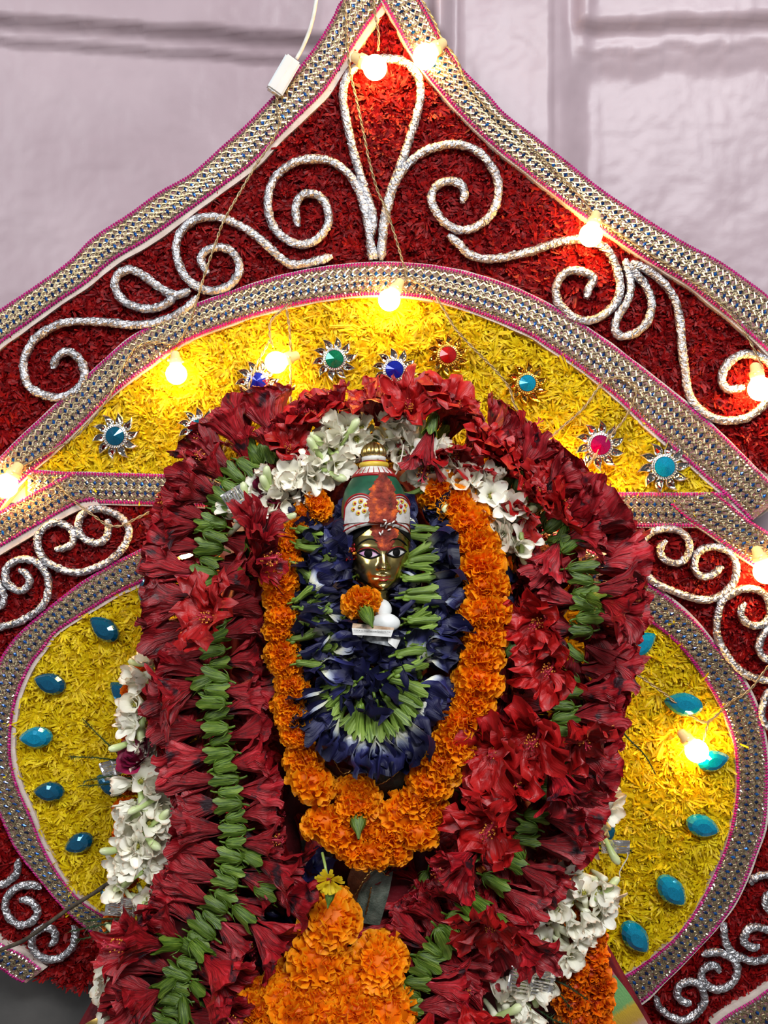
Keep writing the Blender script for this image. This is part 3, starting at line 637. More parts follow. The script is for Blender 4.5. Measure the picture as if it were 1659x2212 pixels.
M['mari'] = ramp_uv('orange_marigold_petal', 1, [(0.0, (0.80, 0.15, 0.0)), (0.4, (0.96, 0.25, 0.001)), (0.8, (1.0, 0.32, 0.003)), (1.0, (1.0, 0.42, 0.01))], rough=0.5, bump=0.3, uvscale=(6, 1), rnd=0.08, vein=0.08, spec=0.25, thin=0.3)
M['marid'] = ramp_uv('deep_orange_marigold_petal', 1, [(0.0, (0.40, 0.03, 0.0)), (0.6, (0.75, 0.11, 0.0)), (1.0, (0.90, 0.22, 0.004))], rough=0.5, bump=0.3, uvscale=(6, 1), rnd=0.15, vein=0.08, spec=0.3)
M['pea'] = ramp_uv('blue_pea_petal', 1, [(0.0, (0.60, 0.64, 0.30)), (0.24, (0.74, 0.74, 0.60)), (0.38, (0.36, 0.40, 0.50)), (0.52, (0.026, 0.03, 0.14)), (0.75, (0.008, 0.008, 0.055)), (1.0, (0.004, 0.004, 0.028))], rough=0.52, bump=0.9, uvscale=(16, 1.4), rnd=0.35, vein=0.13)
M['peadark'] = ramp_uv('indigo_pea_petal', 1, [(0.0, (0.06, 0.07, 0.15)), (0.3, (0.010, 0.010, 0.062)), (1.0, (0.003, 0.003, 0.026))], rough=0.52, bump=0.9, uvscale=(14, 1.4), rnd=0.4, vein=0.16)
M['peagreen'] = mat('light_green_calyx', [(0.05, 0.10, 0.008), (0.13, 0.22, 0.02), (0.26, 0.37, 0.07)], rough=0.45, uvscale=(7, 1.2), scale=1.4, bump=0.5, bscale=2, rnd=0.25)
M['rose'] = mat('dark_rose_petal', [(0.06, 0.001, 0.012), (0.20, 0.003, 0.04), (0.34, 0.008, 0.07)], rough=0.5, scale=60, bump=0.2)
M['fern'] = mat('dark_fern', [(0.012, 0.035, 0.010), (0.03, 0.075, 0.018)], rough=0.5, scale=200)
M['tinsel'] = mat('silver_tinsel_net', [(0.75, 0.72, 0.70), (0.98, 0.97, 0.95)], rough=0.18, metal=0.9, scale=200)
M['string'] = mat('cotton_string', [(0.6, 0.55, 0.45), (0.75, 0.7, 0.6)], rough=0.8, scale=300)
M['yellowf'] = mat('yellow_daisy_petal', [(0.80, 0.58, 0.01), (0.92, 0.76, 0.03)], rough=0.5, scale=100, thin=0.3)
M['stalk'] = mat('brown_stalk', [(0.03, 0.022, 0.014), (0.09, 0.065, 0.04)], rough=0.7, scale=120, bump=0.5)

def petal_grid(b, a0, prof, half, nu, ruf, crump, seed, over=0.16, tipcut=0.12, m=0, jag=0.05):
    "one petal bent along prof [(r, z, v)], covering angle a0 +- half(v)"
    V = []; U = []; n = len(prof); ph = seed * 1.7
    for i, (r, z, v) in enumerate(prof):
        for j in range(nu):
            s = -1 + 2 * j / (nu - 1)
            h = half(v); w = a0 + s * h
            dz = -tipcut * s * s * v ** 3 + jag * v ** 6 * noise.noise((s * 5, seed, 1))
            rr = r * (1 + over * s) + ruf * v ** 2 * (math.sin(6.5 * s + ph) * .6 + .6 * noise.noise((s * 3.1, v * 2, seed)))
            p = Vector((rr * math.cos(w), rr * math.sin(w), z + dz * prof[-1][1] * .9))
            q = noise.noise_vector(Vector((p.x * 75 + seed, p.y * 75, p.z * 45))) * crump * v + noise.noise_vector(Vector((p.x * 210, p.y * 210 + seed, p.z * 110))) * crump * .22 * (.25 + v)
            rr_ = .13 * crump * math.sin(s * 17 + seed) * (.3 + v); q += Vector((math.cos(w), math.sin(w), 0)) * rr_
            V.append(p + q); U.append((s * .5 + .5 + seed % 7, v))
    b.add(V, grid_faces(nu, n), m, U)
def arc_prof(L, b0, b1, n, r0=.003, pw=1.0):
    P_ = []; r = r0; z = 0
    for i in range(n + 1):
        v = i / n; be = math.radians(b0 + (b1 - b0) * v ** pw); P_.append((r, z, v)); r += math.sin(be) * L / n; z += math.cos(be) * L / n
    return P_
def hib_mesh(seed, L, b0, b1, hw, ruf, crump, m, pw=1.0, tc=.12):
    rd = random.Random(seed); b = MB()
    for k in range(5):
        l = L * rd.uniform(.82, 1.08)
        pr = arc_prof(l, b0 + rd.uniform(-3, 3), b1 + rd.uniform(-10, 12), 19, pw=pw)
        w0 = hw * rd.uniform(.85, 1.15)
        petal_grid(b, 2 * math.pi * k / 5 + rd.uniform(-.25, .25), pr, lambda v: w0 * (.75 + .45 * math.sin(min(1, v * 1.15) * 2.2)), 17, ruf, crump, seed * 10 + k + rd.random(), .16 if tc > 0 else .08, tc)
    return b.me('hibiscus_flower', [m])
def calyx_mesh(seed):
    rd = random.Random(seed); b = MB(); n = 25; V = []; U = []
    prof = [(.0012, -.026, 0), (.0044, -.025, .06), (.0062, -.021, .2), (.0074, -.014, .45), (.0078, -.007, .7), (.0080, -.001, .85), (.0098, .006, 1.0)]
    for i, (r, z, v) in enumerate(prof):
        for j in range(n):
            w = 2 * math.pi * j / n; pt = abs(((j / n * 5) % 1) - .5) * 2     # 0 at the sepal point, 1 in the notch
            zz = z + (v > .8) * (.006 * (1 - pt) - .004 * pt) * (v - .7) / .3; rr = r * (1 + .06 * math.cos(5 * w)) * (1 + (.30 * (1 - pt) if v == 1 else 0))
            V.append((rr * math.cos(w), rr * math.sin(w), zz)); U.append((j / n * 2, v))
    b.add(V, grid_faces(n, len(prof), True), 0, U)
    for j in range(7):   # thin outer bracts and the cut stem
        w = 2 * math.pi * j / 7 + rd.random(); c = Vector((math.cos(w), math.sin(w), 0))
        V, F = tube([c * .003 + Vector((0, 0, -.025)), c * .0085 + Vector((0, 0, -.020)), c * .0115 + Vector((0, 0, -.013))], [.0009, .0008, .0002], 5); b.add(V, F)
    V, F = tube([Vector((0, 0, -.025)), Vector((.001, 0, -.031)), Vector((.003, 0, -.036))], [.0017, .0013, .0012], 6); b.add(V, F)
    return b.me('calyx', [M['calyx']])
def stamen_mesh(seed, L):
    rd = random.Random(seed); b = MB(); pa = [Vector((.004 * math.sin(t * 2 + seed), .003 * math.sin(t * 3), t * L)) for t in np.linspace(0, 1, 8)]
    V, F = tube(pa, [.0016] * 5 + [.0013, .0010, .0008], 6); b.add(V, F, 0)
    for k in range(34):
        t = rd.uniform(.62, .97); c = pa[0].lerp(pa[-1], t); w = rd.random() * 6.28; q = c + Vector((math.cos(w), math.sin(w), rd.uniform(0, .6))) * rd.uniform(.003, .0065)
        V, F = tube([c, q], .00028, 3, False); b.add(V, F, 0); V, F = blob(q, (.00085, .00085, .0008), 5, 3); b.add(V, F, 1)
    for k in range(5):
        w = 2 * math.pi * k / 5; q = pa[-1] + Vector((.003 * math.cos(w), .003 * math.sin(w), .004)); V, F = tube([pa[-1], q], .0004, 4, False); b.add(V, F, 0); V, F = blob(q, (.0009,) * 3, 5, 3); b.add(V, F, 0)
    return b.me('stamen', [M['stamen'], M['anther']])
HC = [hib_mesh(s, .057, 12, 27, .62, .0042, .0065, M['hib']) for s in range(1, 6)]            # folded trumpets
HW = [hib_mesh(s, .055, 16, 44, .68, .0070, .0085, M['hib'], 1.6) for s in range(11, 16)]      # flared and crumpled
HO = [hib_mesh(s, .046, 18, 74, .98, .0105, .012, M['hibopen'], 1.3, -.10) for s in range(21, 25)]  # open, facing out
CAL = [calyx_mesh(s) for s in range(3)]; STA = [stamen_mesh(s, .046) for s in range(3)]; STS = [stamen_mesh(s + 5, .026) for s in range(3)]

def axis(ang, tilt):
    a, t = math.radians(ang), math.radians(tilt)
    return Vector((math.cos(a) * math.cos(t), -math.sin(t), math.sin(a) * math.cos(t)))
def TM(parent, p, ax, roll, sc=(1, 1, 1)):
    return Matrix.Translation(p - wloc(parent)) @ ax.to_track_quat('Z', 'Y').to_matrix().to_4x4() @ Matrix.Rotation(math.radians(roll), 4, 'Z') @ Matrix.Diagonal((*sc, 1))
R = random.Random(42)
def hibiscus(g, px, py, ang, tilt, d, kind='c', sc=1.0, calyx=True, stamen=None):
    me = R.choice({'c': HC, 'w': HW, 'o': HO}[kind]); ax = axis(ang, tilt)
    fl = R.uniform(.62, .85) if kind != 'o' else 1
    q = ax.to_track_quat('Z', 'Y'); roll = R.uniform(0, 360)
    # wilted blooms are flattened towards the board: scale across the view direction
    o = put('hibiscus_flower', me, g)
    B = q.to_matrix().to_4x4(); y = Vector((0, -1, 0)); y = (y - ax * y.dot(ax))
    if y.length > .3:
        y.normalize(); x = y.cross(ax); B = Matrix(((x.x, y.x, ax.x, 0), (x.y, y.y, ax.y, 0), (x.z, y.z, ax.z, 0), (0, 0, 0, 1)))
    T = Matrix.Translation(P(px, py, d) - wloc(g)) @ B @ Matrix.Diagonal((sc * R.uniform(.9, 1.12), sc * fl, sc * R.uniform(.9, 1.08), 1))
    o.matrix_local = T
    Rz = Matrix.Rotation(math.radians(R.choice((0, 72, 144, 216, 288))), 4, 'Z')
    if calyx: put('calyx', R.choice(CAL), o, Matrix.Diagonal((.76, .76 / fl * .9, .76, 1)) @ Matrix.Rotation(R.random() * 6, 4, 'Z'))
    if stamen or (stamen is None and (kind == 'o' or R.random() < .45)): put('stamen', R.choice(STS if kind == 'o' else STA), o, Matrix.Scale(R.uniform(.9, 1.15), 4))
    return o
def along(pts, step):
    C = catmull(pts, step); out = []
    for i in range(len(C)):
        t = C[min(i + 1, len(C) - 1)] - C[max(i - 1, 0)]; t = t / np.linalg.norm(t); out.append((C[i][0], C[i][1], math.degrees(math.atan2(-t[1], t[0])), *C[i][2:]))
    return out

# the great hibiscus garland: spine points (x, y, depth)
g_hib = tag(empty('hibiscus_garland', P(900, 900, .10)), 'large garland of wilted crimson hibiscus with a green calyx spine framing the idol', 'garland', kind='thing')
SP_L = [(600, 965, .085), (548, 985, .092), (505, 1035, .10), (478, 1090, .105), (462, 1145, .11), (452, 1200, .115), (442, 1245, .12), (448, 1295, .12), (458, 1345, .12), (466, 1400, .12), (470, 1450, .12), (462, 1500, .12), (470, 1560, .12), (476, 1620, .12), (490, 1690, .12), (500, 1745, .12), (506, 1800, .12), (500, 1860, .122), (488, 1915, .124), (462, 1970, .126), (430, 2020, .13), (398, 2075, .135), (380, 2130, .14), (368, 2185, .145), (360, 2240, .15)]
SP_R = [(1030, 985, .085), (1080, 1020, .09), (1130, 1065, .095), (1180, 1115, .10), (1232, 1170, .105), (1256, 1230, .11), (1262, 1290, .115), (1266, 1340, .115), (1250, 1390, .115), (1240, 1440, .118), (1226, 1495, .12), (1216, 1560, .12), (1206, 1640, .12), (1188, 1695, .12), (1162, 1745, .122), (1138, 1800, .124), (1108, 1850, .126), (1072, 1895, .128), (1020, 1955, .13), (980, 2005, .132), (938, 2055, .135), (902, 2115, .14), (882, 2165, .145), (862, 2230, .15)]
def strand(g, pts, step, left_first, jit=13, wk=.35, pc=1.0):
    for i, (x, y, ta, d) in enumerate(along(pts, step)):
        side = (1 if i % 2 else -1) * (1 if left_first else -1)
        ang = ta + side * 90 + R.uniform(-jit, jit)
        dirx, diry = math.cos(math.radians(ang)), -math.sin(math.radians(ang))
        # calyx lies across the spine: petals begin about 30 px to its own side
        x0 = x + dirx * 17; y0 = y + diry * 17; inner = (dirx > 0) == (x < 800)
        kind = 'w' if R.random() < wk else 'c'
        hibiscus(g, x0, y0, ang, R.uniform(-18, 8), d + R.uniform(-.004, .006), kind, R.uniform(.88, 1.08) * (.86 if inner else 1), calyx=R.random() < pc)
strand(g_hib, SP_L, 28, True)
strand(g_hib, SP_R, 28, False, 24, .6, .72)
# second layer tucked behind the spine so that no board shows between the blooms
for pts, st, n in ((SP_L, 60, 1), (SP_R, 60, 1)):
    for i, (x, y, ta, d) in enumerate(along(pts, st)):
        hibiscus(g_hib, x, y - 20, -90 + R.uniform(-40, 40), R.uniform(-5, 15), d - .026, 'w', .9, calyx=False, stamen=False)
        for side in (-1, 1):
            ang = ta + side * 90 + R.uniform(-25, 25)
            hibiscus(g_hib, x + math.cos(math.radians(ang)) * 34, y - math.sin(math.radians(ang)) * 34, ang, R.uniform(-8, 5), d - .022, 'w', R.uniform(.85, 1.0) * (.85 if (math.cos(math.radians(ang)) > 0) == (x < 800) else 1), calyx=False)
# open faces lying on top (x, y, facing angle, tilt to viewer, depth, size)
for x, y, a, t, d, s, k in [
    (884, 900, 90, 60, .10, .88, 'o'), (945, 905, 65, 30, .088, .85, 'o'), (805, 900, 115, 30, .085, .8, 'o'), (735, 915, 110, 20, .08, .72, 'w'), (690, 925, 115, 35, .082, .7, 'o'), (655, 945, 120, 20, .083, .66, 'w'), (615, 990, 60, 45, .09, .66, 'o'),
    (590, 985, 110, 10, .092, .6, 'c'), (540, 1000, 115, 8, .094, .72, 'c'), (480, 1035, 135, 20, .102, .72, 'w'), (455, 1080, 155, 15, .105, .75, 'w'), (430, 1135, 185, 25, .112, .85, 'w'),
    (890, 925, 100, 12, .078, .8, 'w'), (965, 925, 50, 20, .084, .72, 'w'), (930, 928, -105, 12, .112, .9, 'c'), (975, 960, -80, 35, .10, .7, 'o'), (1020, 985, 50, 35, .09, .75, 'o'), (1060, 1000, 55, 30, .09, .8, 'o'), (1095, 1030, 35, 45, .095, .8, 'o'), (1035, 1010, -100, 40, .096, .66, 'o'),
    (1140, 1080, 45, 40, .10, .85, 'o'), (1180, 1115, 30, 30, .103, .9, 'o'), (1140, 1100, -130, 40, .104, .66, 'o'), (1205, 1130, 20, 20, .10, .85, 'w'), (1220, 1165, 10, 20, .108, .85, 'w'),
    (545, 1180, 60, 45, .135, 1.05, 'w'), (530, 1230, 20, 40, .135, .95, 'w'), (480, 1340, 150, 50, .145, .95, 'o'), (420, 1480, 200, 30, .13, 1.0, 'w'),
    (1180, 1330, 200, 50, .14, .95, 'o'), (1300, 1300, -20, 50, .14, 1.0, 'o'), (1195, 1420, 215, 55, .145, .85, 'o'), (1165, 1570, 210, 55, .145, .95, 'o'), (1230, 1560, -60, 45, .14, .9, 'o'), (1090, 1610, 190, 50, .14, .95, 'o'),
    (1190, 1650, -70, 45, .145, 1.0, 'o'), (1080, 1760, 205, 50, .145, 1.0, 'o'), (1130, 1700, 130, 45, .145, .95, 'o'), (1030, 1840, 205, 45, .145, .9, 'o'), (1060, 1960, 250, 50, .15, .95, 'o'), (1100, 2010, -40, 40, .145, .9, 'w'), (930, 2190, 250, 45, .16, .9, 'o'), (1000, 2170, -60, 40, .155, .95, 'o'),
    (345, 2140, 200, 45, .155, .9, 'w'), (440, 2150, -20, 40, .155, 1.05, 'w'), (400, 2205, -70, 40, .16, 1.0, 'w'), (350, 2040, 160, 35, .145, 1.0, 'w'), (440, 2065, -30, 35, .145, 1.05, 'w'), (540, 1990, -30, 25, .135, 1.1, 'w'), (590, 1930, -10, 20, .13, 1.1, 'w'), (560, 1860, -15, 25, .13, 1.1, 'w')]:
    if k == 'o' and y > 1250 and R.random() < .35: k = 'w'
    hibiscus(g_hib, x, y, a, t, d, k, s, calyx=(k != 'o' or t < 30), stamen=(k == 'o') or None)

for i, (x, y, ta, d) in enumerate(along([(590, 985, .075), (660, 945, .075), (740, 925, .072), (820, 915, .072), (900, 920, .072), (970, 945, .074), (1040, 990, .076), (1100, 1035, .08)], 40)):
    hibiscus(g_hib, x, y + 14, ta - 90 + R.uniform(-40, 40), R.uniform(0, 25), d, 'w', R.uniform(.55, .7), calyx=False)
    hibiscus(g_hib, x, y + 5, ta + 90 + R.uniform(-40, 40), R.uniform(0, 30), d + .006, 'w', R.uniform(.5, .62), calyx=False)
# a second, darker hibiscus string deep between the outer garland and the marigolds
g_hib2 = tag(empty('hibiscus_garland', P(1080, 1400, .07)), 'dark inner string of shrivelled hibiscus in the shade right of the marigolds', 'garland', kind='thing')
for i, (x, y, ta, d) in enumerate(along([(1120, 1200, .07), (1110, 1300, .075), (1105, 1400, .078), (1090, 1500, .08), (1070, 1600, .08), (1035, 1700, .082), (1000, 1790, .084), (950, 1860, .09), (900, 1930, .10), (870, 2010, .11), (850, 2100, .115), (840, 2200, .12)], 42)):
    hibiscus(g_hib2, x, y, -90 + R.uniform(-60, 60), R.uniform(-15, 25), d + R.uniform(-.006, .006), R.choice('cw'), R.uniform(.8, 1.0), calyx=R.random() < .45)
for x, y in ((640, 1760), (625, 1840), (640, 1900), (620, 1980), (600, 2060), (900, 1900), (930, 1960), (860, 1980)):
    hibiscus(g_hib2, x, y, R.uniform(0, 360), R.uniform(0, 25), .085, 'w', .9, calyx=False)

# ---------------------------------------------------------------- tuberose
def tuberose_mesh(seed, opened):
    rd = random.Random(seed); b = MB()
    V = []; U = []   # tube behind the star
    tp = [Vector((0, .004 * math.sin(t * 1.5), -.022 * (1 - t))) for t in np.linspace(0, 1, 6)]
    V, F = tube(tp, [.0021, .0022, .0024, .0027, .0031, .0036], 9); b.add(V, F, 0, [(.1 * (i % 9), .05 + .30 * (i // 9) / 5) for i in range(len(V))])
    for k in range(6):
        pr = arc_prof(.0172 * rd.uniform(.85, 1.12), 20 if opened else 8, (88 if k % 2 else 74) * (1 if opened else .42) + rd.uniform(-16, 16), 7, r0=.003)
        a0 = 2 * math.pi * k / 6 + rd.uniform(-.12, .12); V = []; U = []
        d_ = Vector((math.cos(a0), math.sin(a0), 0)); tng = Vector((-math.sin(a0), math.cos(a0), 0)); wmx = .0049 * rd.uniform(.9, 1.15)
        for r, z, v in pr:
            w = wmx * (.34 + .80 * math.sin(math.pi * .9 * v ** .85)) * (1 if v < .99 else .55)
            for j in range(5):
                s = -1 + j / 2
                V.append(d_ * r + tng * s * w + Vector((0, 0, z + (.0016 if opened else .0024) * s * s * (1 - .3 * v) + .0004 * noise.noise((s * 3, v * 4, seed + k)))) - d_ * .0006 * s * s); U.append((j / 4, .35 + .65 * v))
        b.add(V, grid_faces(5, len(pr)), 0, U)
    V, F = blob((0, 0, .001), (.0024, .0024, .003), 7, 4); b.add(V, F, 1)
    for k in range(6):
        w = k * 1.047; V, F = blob((.002 * math.cos(w), .002 * math.sin(w), .004), (.0006, .0006, .0014), 5, 3); b.add(V, F, 1)
    return b.me('tuberose_flower', [M['tube'], M['tubeheart']])
def bud_mesh(seed):
    pr = [(.0001, 0), (.0021, .0006), (.0024, .006), (.0027, .013), (.0036, .021), (.0040, .027), (.0030, .031), (.0001, .033)]
    V, F = lathe(pr, 10); return mesh('tuberose_bud', [v + noise.noise_vector(v * 90 + Vector((seed, 0, 0))) * .0012 for v in V], F, M['bud'], True, [(i % 10 * .1, (i // 10) / 7) for i in range(len(V))])
TO = [tuberose_mesh(s, True) for s in range(3)] + [tuberose_mesh(s + 9, False) for s in range(3)]; TB = [bud_mesh(s) for s in range(3)]
def tuberose(g, pts, step, spread, dens, facing=None, wd=.006):
    for i, (x, y, ta, d) in enumerate(along(pts, step)):
        for k in range(dens):
            oa = ta + R.choice((-90, 90)) + R.uniform(-60, 60); rr = R.uniform(0, spread)
            px_, py_ = x + math.cos(math.radians(oa)) * rr, y - math.sin(math.radians(oa)) * rr
            put('tuberose_flower', R.choice(TO), g, TM(g, P(px_, py_, d + wd * (1 - rr / (spread + 1)) + R.uniform(-.003, .004)), axis(oa, R.uniform(15, 80)), R.uniform(0, 360), (R.uniform(1.0, 1.25),) * 3))
        if R.random() < .55: put('tuberose_bud', R.choice(TB), g, TM(g, P(x + R.uniform(-20, 20), y + R.uniform(-12, 12), d + .006), axis(R.uniform(0, 360), R.uniform(0, 40)), 0))
g_tub = tag(empty('tuberose_garland', P(820, 960, .10)), 'white tuberose garland arching over the crown of the idol', 'garland', kind='thing')
tuberose(g_tub, [(520, 1120, .10), (560, 1110, .10), (585, 1080, .10), (625, 1060, .10), (655, 1030, .10), (700, 1010, .10), (722, 975, .095), (755, 938, .088), (815, 935, .080), (870, 960, .082), (915, 1000, .095), (960, 1025, .10), (1000, 1050, .10), (1050, 1070, .10), (1085, 1110, .105), (1105, 1150, .105), (1112, 1185, .105)], 24, 36, 3)
tuberose(g_tub, [(570, 1130, .10), (600, 1170, .095)], 26, 20, 2)
g_tl = tag(empty('tuberose_garland', P(290, 1700, .07)), 'white tuberose strand hanging down on the left beside the yellow panel', 'garland', kind='thing')
tuberose(g_tl, [(330, 1440, .07), (312, 1500, .07), (295, 1560, .075), (292, 1620, .075)], 26, 22, 2)
tuberose(g_tl, [(300, 1690, .085), (325, 1740, .09), (315, 1790, .09), (295, 1830, .09), (300, 1880, .092), (295, 1925, .092), (300, 1950, .09)], 24, 42, 3)
tuberose(g_tl, [(250, 2030, .10), (262, 2080, .10), (268, 2140, .105), (262, 2200, .11)], 26, 26, 2)
g_tr = tag(empty('tuberose_garland', P(1250, 1800, .08)), 'white tuberose strand hanging down on the right under the hibiscus', 'garland', kind='thing')
tuberose(g_tr, [(1285, 1630, .085), (1295, 1680, .085), (1300, 1740, .08), (1300, 1800, .08)], 26, 24, 2)
tuberose(g_tr, [(1290, 1900, .09), (1265, 1945, .095), (1230, 1990, .10), (1200, 2030, .105), (1180, 2080, .11), (1150, 2130, .115), (1110, 2170, .12), (1060, 2200, .125), (1030, 2240, .13)], 26, 44, 3)

# ---------------------------------------------------------------- marigold
def marigold_mesh(seed, m, rad=.0225, npet=190, sq=.70, ruf=1.0):
    rd = random.Random(seed); b = MB(); ga = math.pi * (3 - 5 ** .5)
    for k in range(npet):
        z = 1 - 2 * (k + .5) / npet; z = max(-.92, min(.96, z + rd.uniform(-.05, .05))); w = k * ga + rd.uniform(-.2, .2); h = math.sqrt(1 - z * z)
        dr = Vector((h * math.cos(w), h * math.sin(w), z * sq)); dn = dr.normalized()
        t = dn.cross(Vector((rd.uniform(-1, 1), rd.uniform(-1, 1), rd.uniform(-1, 1)))).normalized(); u = dn.cross(t)
        ln = rad * rd.uniform(.86, 1.10) * dr.length; wd = rad * rd.uniform(.17, .27); V = []; U = []; cup = rd.uniform(-.5, .9); lean = rd.uniform(-.5, .5); ph = rd.random() * 6
        for i, (v, ww) in enumerate(((.5, .35), (.78, .8), (.93, 1.1), (1.0, 1.0))):
            for j in range(6):
                s = -1 + 2 * j / 5
                p = dn * ln * v + t * s * wd * ww + u * (wd * cup * s * s * v + lean * wd * (v - .5) * 2) + u * (math.sin(s * 5 + ph) * wd * .42 * ruf * (v - .45) * 1.8) - dn * (abs(s) ** 3 * wd * .35 * v)
                V.append(p); U.append((j / 5, (v - .5) * 2))
        b.add(V, grid_faces(6, 4), 0, U)
    V, F = blob((0, 0, 0), (rad * .74, rad * .74, rad * .74 * sq), 12, 8); b.add(V, F, 0, [(.3, .15)] * len(V))
    return b.me('marigold_flower', [m])
MG = [marigold_mesh(s, M['mari']) for s in range(4)]; MGd = [marigold_mesh(s + 20, M['marid'], npet=150) for s in range(2)]
MGl = [marigold_mesh(s + 40, M['mari'], npet=120, ruf=.7) for s in range(2)]   # looser, longer petals
def sepal_mesh():
    b = MB(); n = 20; V = []; U = []
    for i, (r, z) in enumerate(((.0009, -.034), (.0020, -.030), (.0030, -.026), (.0058, -.021), (.0072, -.016), (.0080, -.010), (.0086, -.006))):
        for j in range(n):
            w = 2 * math.pi * j / n; rr = r * (1 + .10 * math.cos(10 * w) * (i > 1)); V.append((rr * math.cos(w), rr * math.sin(w), z + (.003 * math.cos(10 * w) if i == 6 else 0))); U.append((j / n * 3, i / 6))
    b.add(V, grid_faces(n, 7, True), 0, U); return b.me('green_base', [M['calyx']])
SEP = sepal_mesh()
def marigolds(g, pts, step, sc, pool, jit=6, alongaxis=True):
    for i, (x, y, ta, d) in enumerate(along(pts, step)):
        ax = axis(ta + R.uniform(-18, 18) if alongaxis else R.uniform(0, 360), R.uniform(-12, 25))
        s_ = sc * R.uniform(.92, 1.08)
        put('marigold_flower', R.choice(pool), g, TM(g, P(x + R.uniform(-jit, jit), y + R.uniform(-jit, jit) * .5, d + R.uniform(-.002, .003)), ax, R.uniform(0, 360), (s_,) * 3))
g_mar = tag(empty('marigold_garland', P(830, 1800, .12)), 'bright orange marigold garland hanging in a long loop around the blue one', 'garland', kind='thing')
marigolds(g_mar, [(690, 1090, .098), (650, 1130, .10), (620, 1185, .118), (608, 1240, .128), (606, 1300, .132), (606, 1360, .134), (612, 1420, .136), (625, 1475, .137), (632, 1530, .138), (640, 1590, .138)], 37, .80, MG, 7)
marigolds(g_mar, [(950, 1060, .095), (985, 1090, .10), (1012, 1130, .115), (1028, 1180, .124), (1042, 1235, .132), (1046, 1295, .136), (1046, 1355, .138), (1042, 1410, .138), (1032, 1465, .138), (1018, 1515, .136), (1003, 1560, .136), (982, 1605, .136), (955, 1650, .136), (930, 1690, .136)], 49, 1.08, MG, 3)
for x, y, s, pool in [(655, 1645, .9, MG), (672, 1690, 1.15, MGl), (770, 1720, 1.1, MG), (700, 1775, 1.05, MGl), (735, 1805, 1.0, MGl), (765, 1835, .95, MGl), (805, 1845, .95, MGl), (785, 1790, 1.0, MGl), (840, 1805, 1.1, MG), (870, 1760, 1.15, MGl), (900, 1800, 1.0, MGl), (905, 1725, 1.1, MG), (930, 1760, .95, MG), (850, 1840, .8, MGl)]:
    put('marigold_flower', R.choice(pool), g_mar, TM(g_mar, P(x, y, .132 + R.uniform(-.004, .006)), axis(R.uniform(-150, -30), R.uniform(10, 70)), R.uniform(0, 360), (s,) * 3))
f_ = put('marigold_flower', MG[0], g_mar, TM(g_mar, P(772, 1745, .140), axis(95, -50), 0, (.95,) * 3)); put('green_base', SEP, f_)
g_ml = tag(empty('marigold_garland', P(280, 1700, .06)), 'deep orange marigold string half hidden behind the left tuberose strand', 'garland', kind='thing')
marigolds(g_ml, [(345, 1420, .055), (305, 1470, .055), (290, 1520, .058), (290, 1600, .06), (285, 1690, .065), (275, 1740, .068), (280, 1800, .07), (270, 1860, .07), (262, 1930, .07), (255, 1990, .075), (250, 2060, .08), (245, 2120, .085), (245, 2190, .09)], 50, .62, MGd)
g_mr = tag(empty('marigold_garland', P(1260, 2080, .08)), 'deep orange marigold string half hidden behind the right tuberose strand', 'garland', kind='thing')
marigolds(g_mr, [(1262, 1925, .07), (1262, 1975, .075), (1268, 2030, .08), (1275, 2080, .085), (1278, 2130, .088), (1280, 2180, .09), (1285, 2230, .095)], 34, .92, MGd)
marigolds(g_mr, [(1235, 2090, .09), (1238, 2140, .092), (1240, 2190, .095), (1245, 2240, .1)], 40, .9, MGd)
g_mb = tag(empty('marigold_garland', P(700, 2150, .14)), 'heaped orange marigold garland at the foot of the idol', 'garland', kind='thing')
for x, y, s, d in [(712, 1985, 1.32, .15), (700, 2030, 1.0, .148), (690, 2085, 1.45, .152), (818, 2080, 1.28, .15), (620, 2120, 1.0, .15), (560, 2140, .7, .145), (610, 2165, 1.15, .155), (685, 2165, 1.15, .158), (755, 2140, 1.15, .155), (820, 2150, 1.1, .155), (850, 2185, 1.15, .158), (770, 2195, 1.25, .162), (640, 2205, 1.25, .162), (555, 2190, 1.1, .155), (705, 2215, 1.2, .165), (590, 2230, 1.1, .16), (830, 2230, 1.1, .165), (525, 2225, .9, .155)]:
    put('marigold_flower', R.choice(MG + MGl), g_mb, TM(g_mb, P(x, y, d), axis(R.uniform(0, 360), R.uniform(45, 85)), R.uniform(0, 360), (s, s, s * .9)))

# ---------------------------------------------------------------- butterfly pea
def pea_mesh(seed, m, fold, L=.036, W=.0145, crump=.007):
    rd = random.Random(seed); b = MB(); V = []; U = []; nu, nv = 11, 13
    for layer in range(2):
        V = []; U = []; l = L * (1 if layer == 0 else .72)
        for i in range(nv):
            v = i / (nv - 1); w = W * (.22 + .95 * math.sin(min(1, v * .95) * 2.35) ** .9) * (1 if layer == 0 else .7); bend = math.radians((30 if layer == 0 else -25) * v * v)
            for j in range(nu):
                s = -1 + 2 * j / (nu - 1)
                p = Vector((s * w * math.cos(fold * s * s), abs(s) ** 1.4 * w * math.sin(fold) * .9 - (.002 if layer else 0) + math.sin(bend) * l * v * .35, l * v * math.cos(bend * .5) - .12 * l * s * s * v))
                p += noise.noise_vector(Vector((p.x * 90 + seed, p.y * 90, p.z * 70 + layer * 9))) * crump * (.25 + v)
                p.y += .0025 * v * math.sin(s * 7 + seed)
                V.append(p); U.append((s * .5 + .5, v if layer == 0 else .5 + v * .5))
        b.add(V, grid_faces(nu, nv), 0, U)
    return b.me('pea_flower', [m])
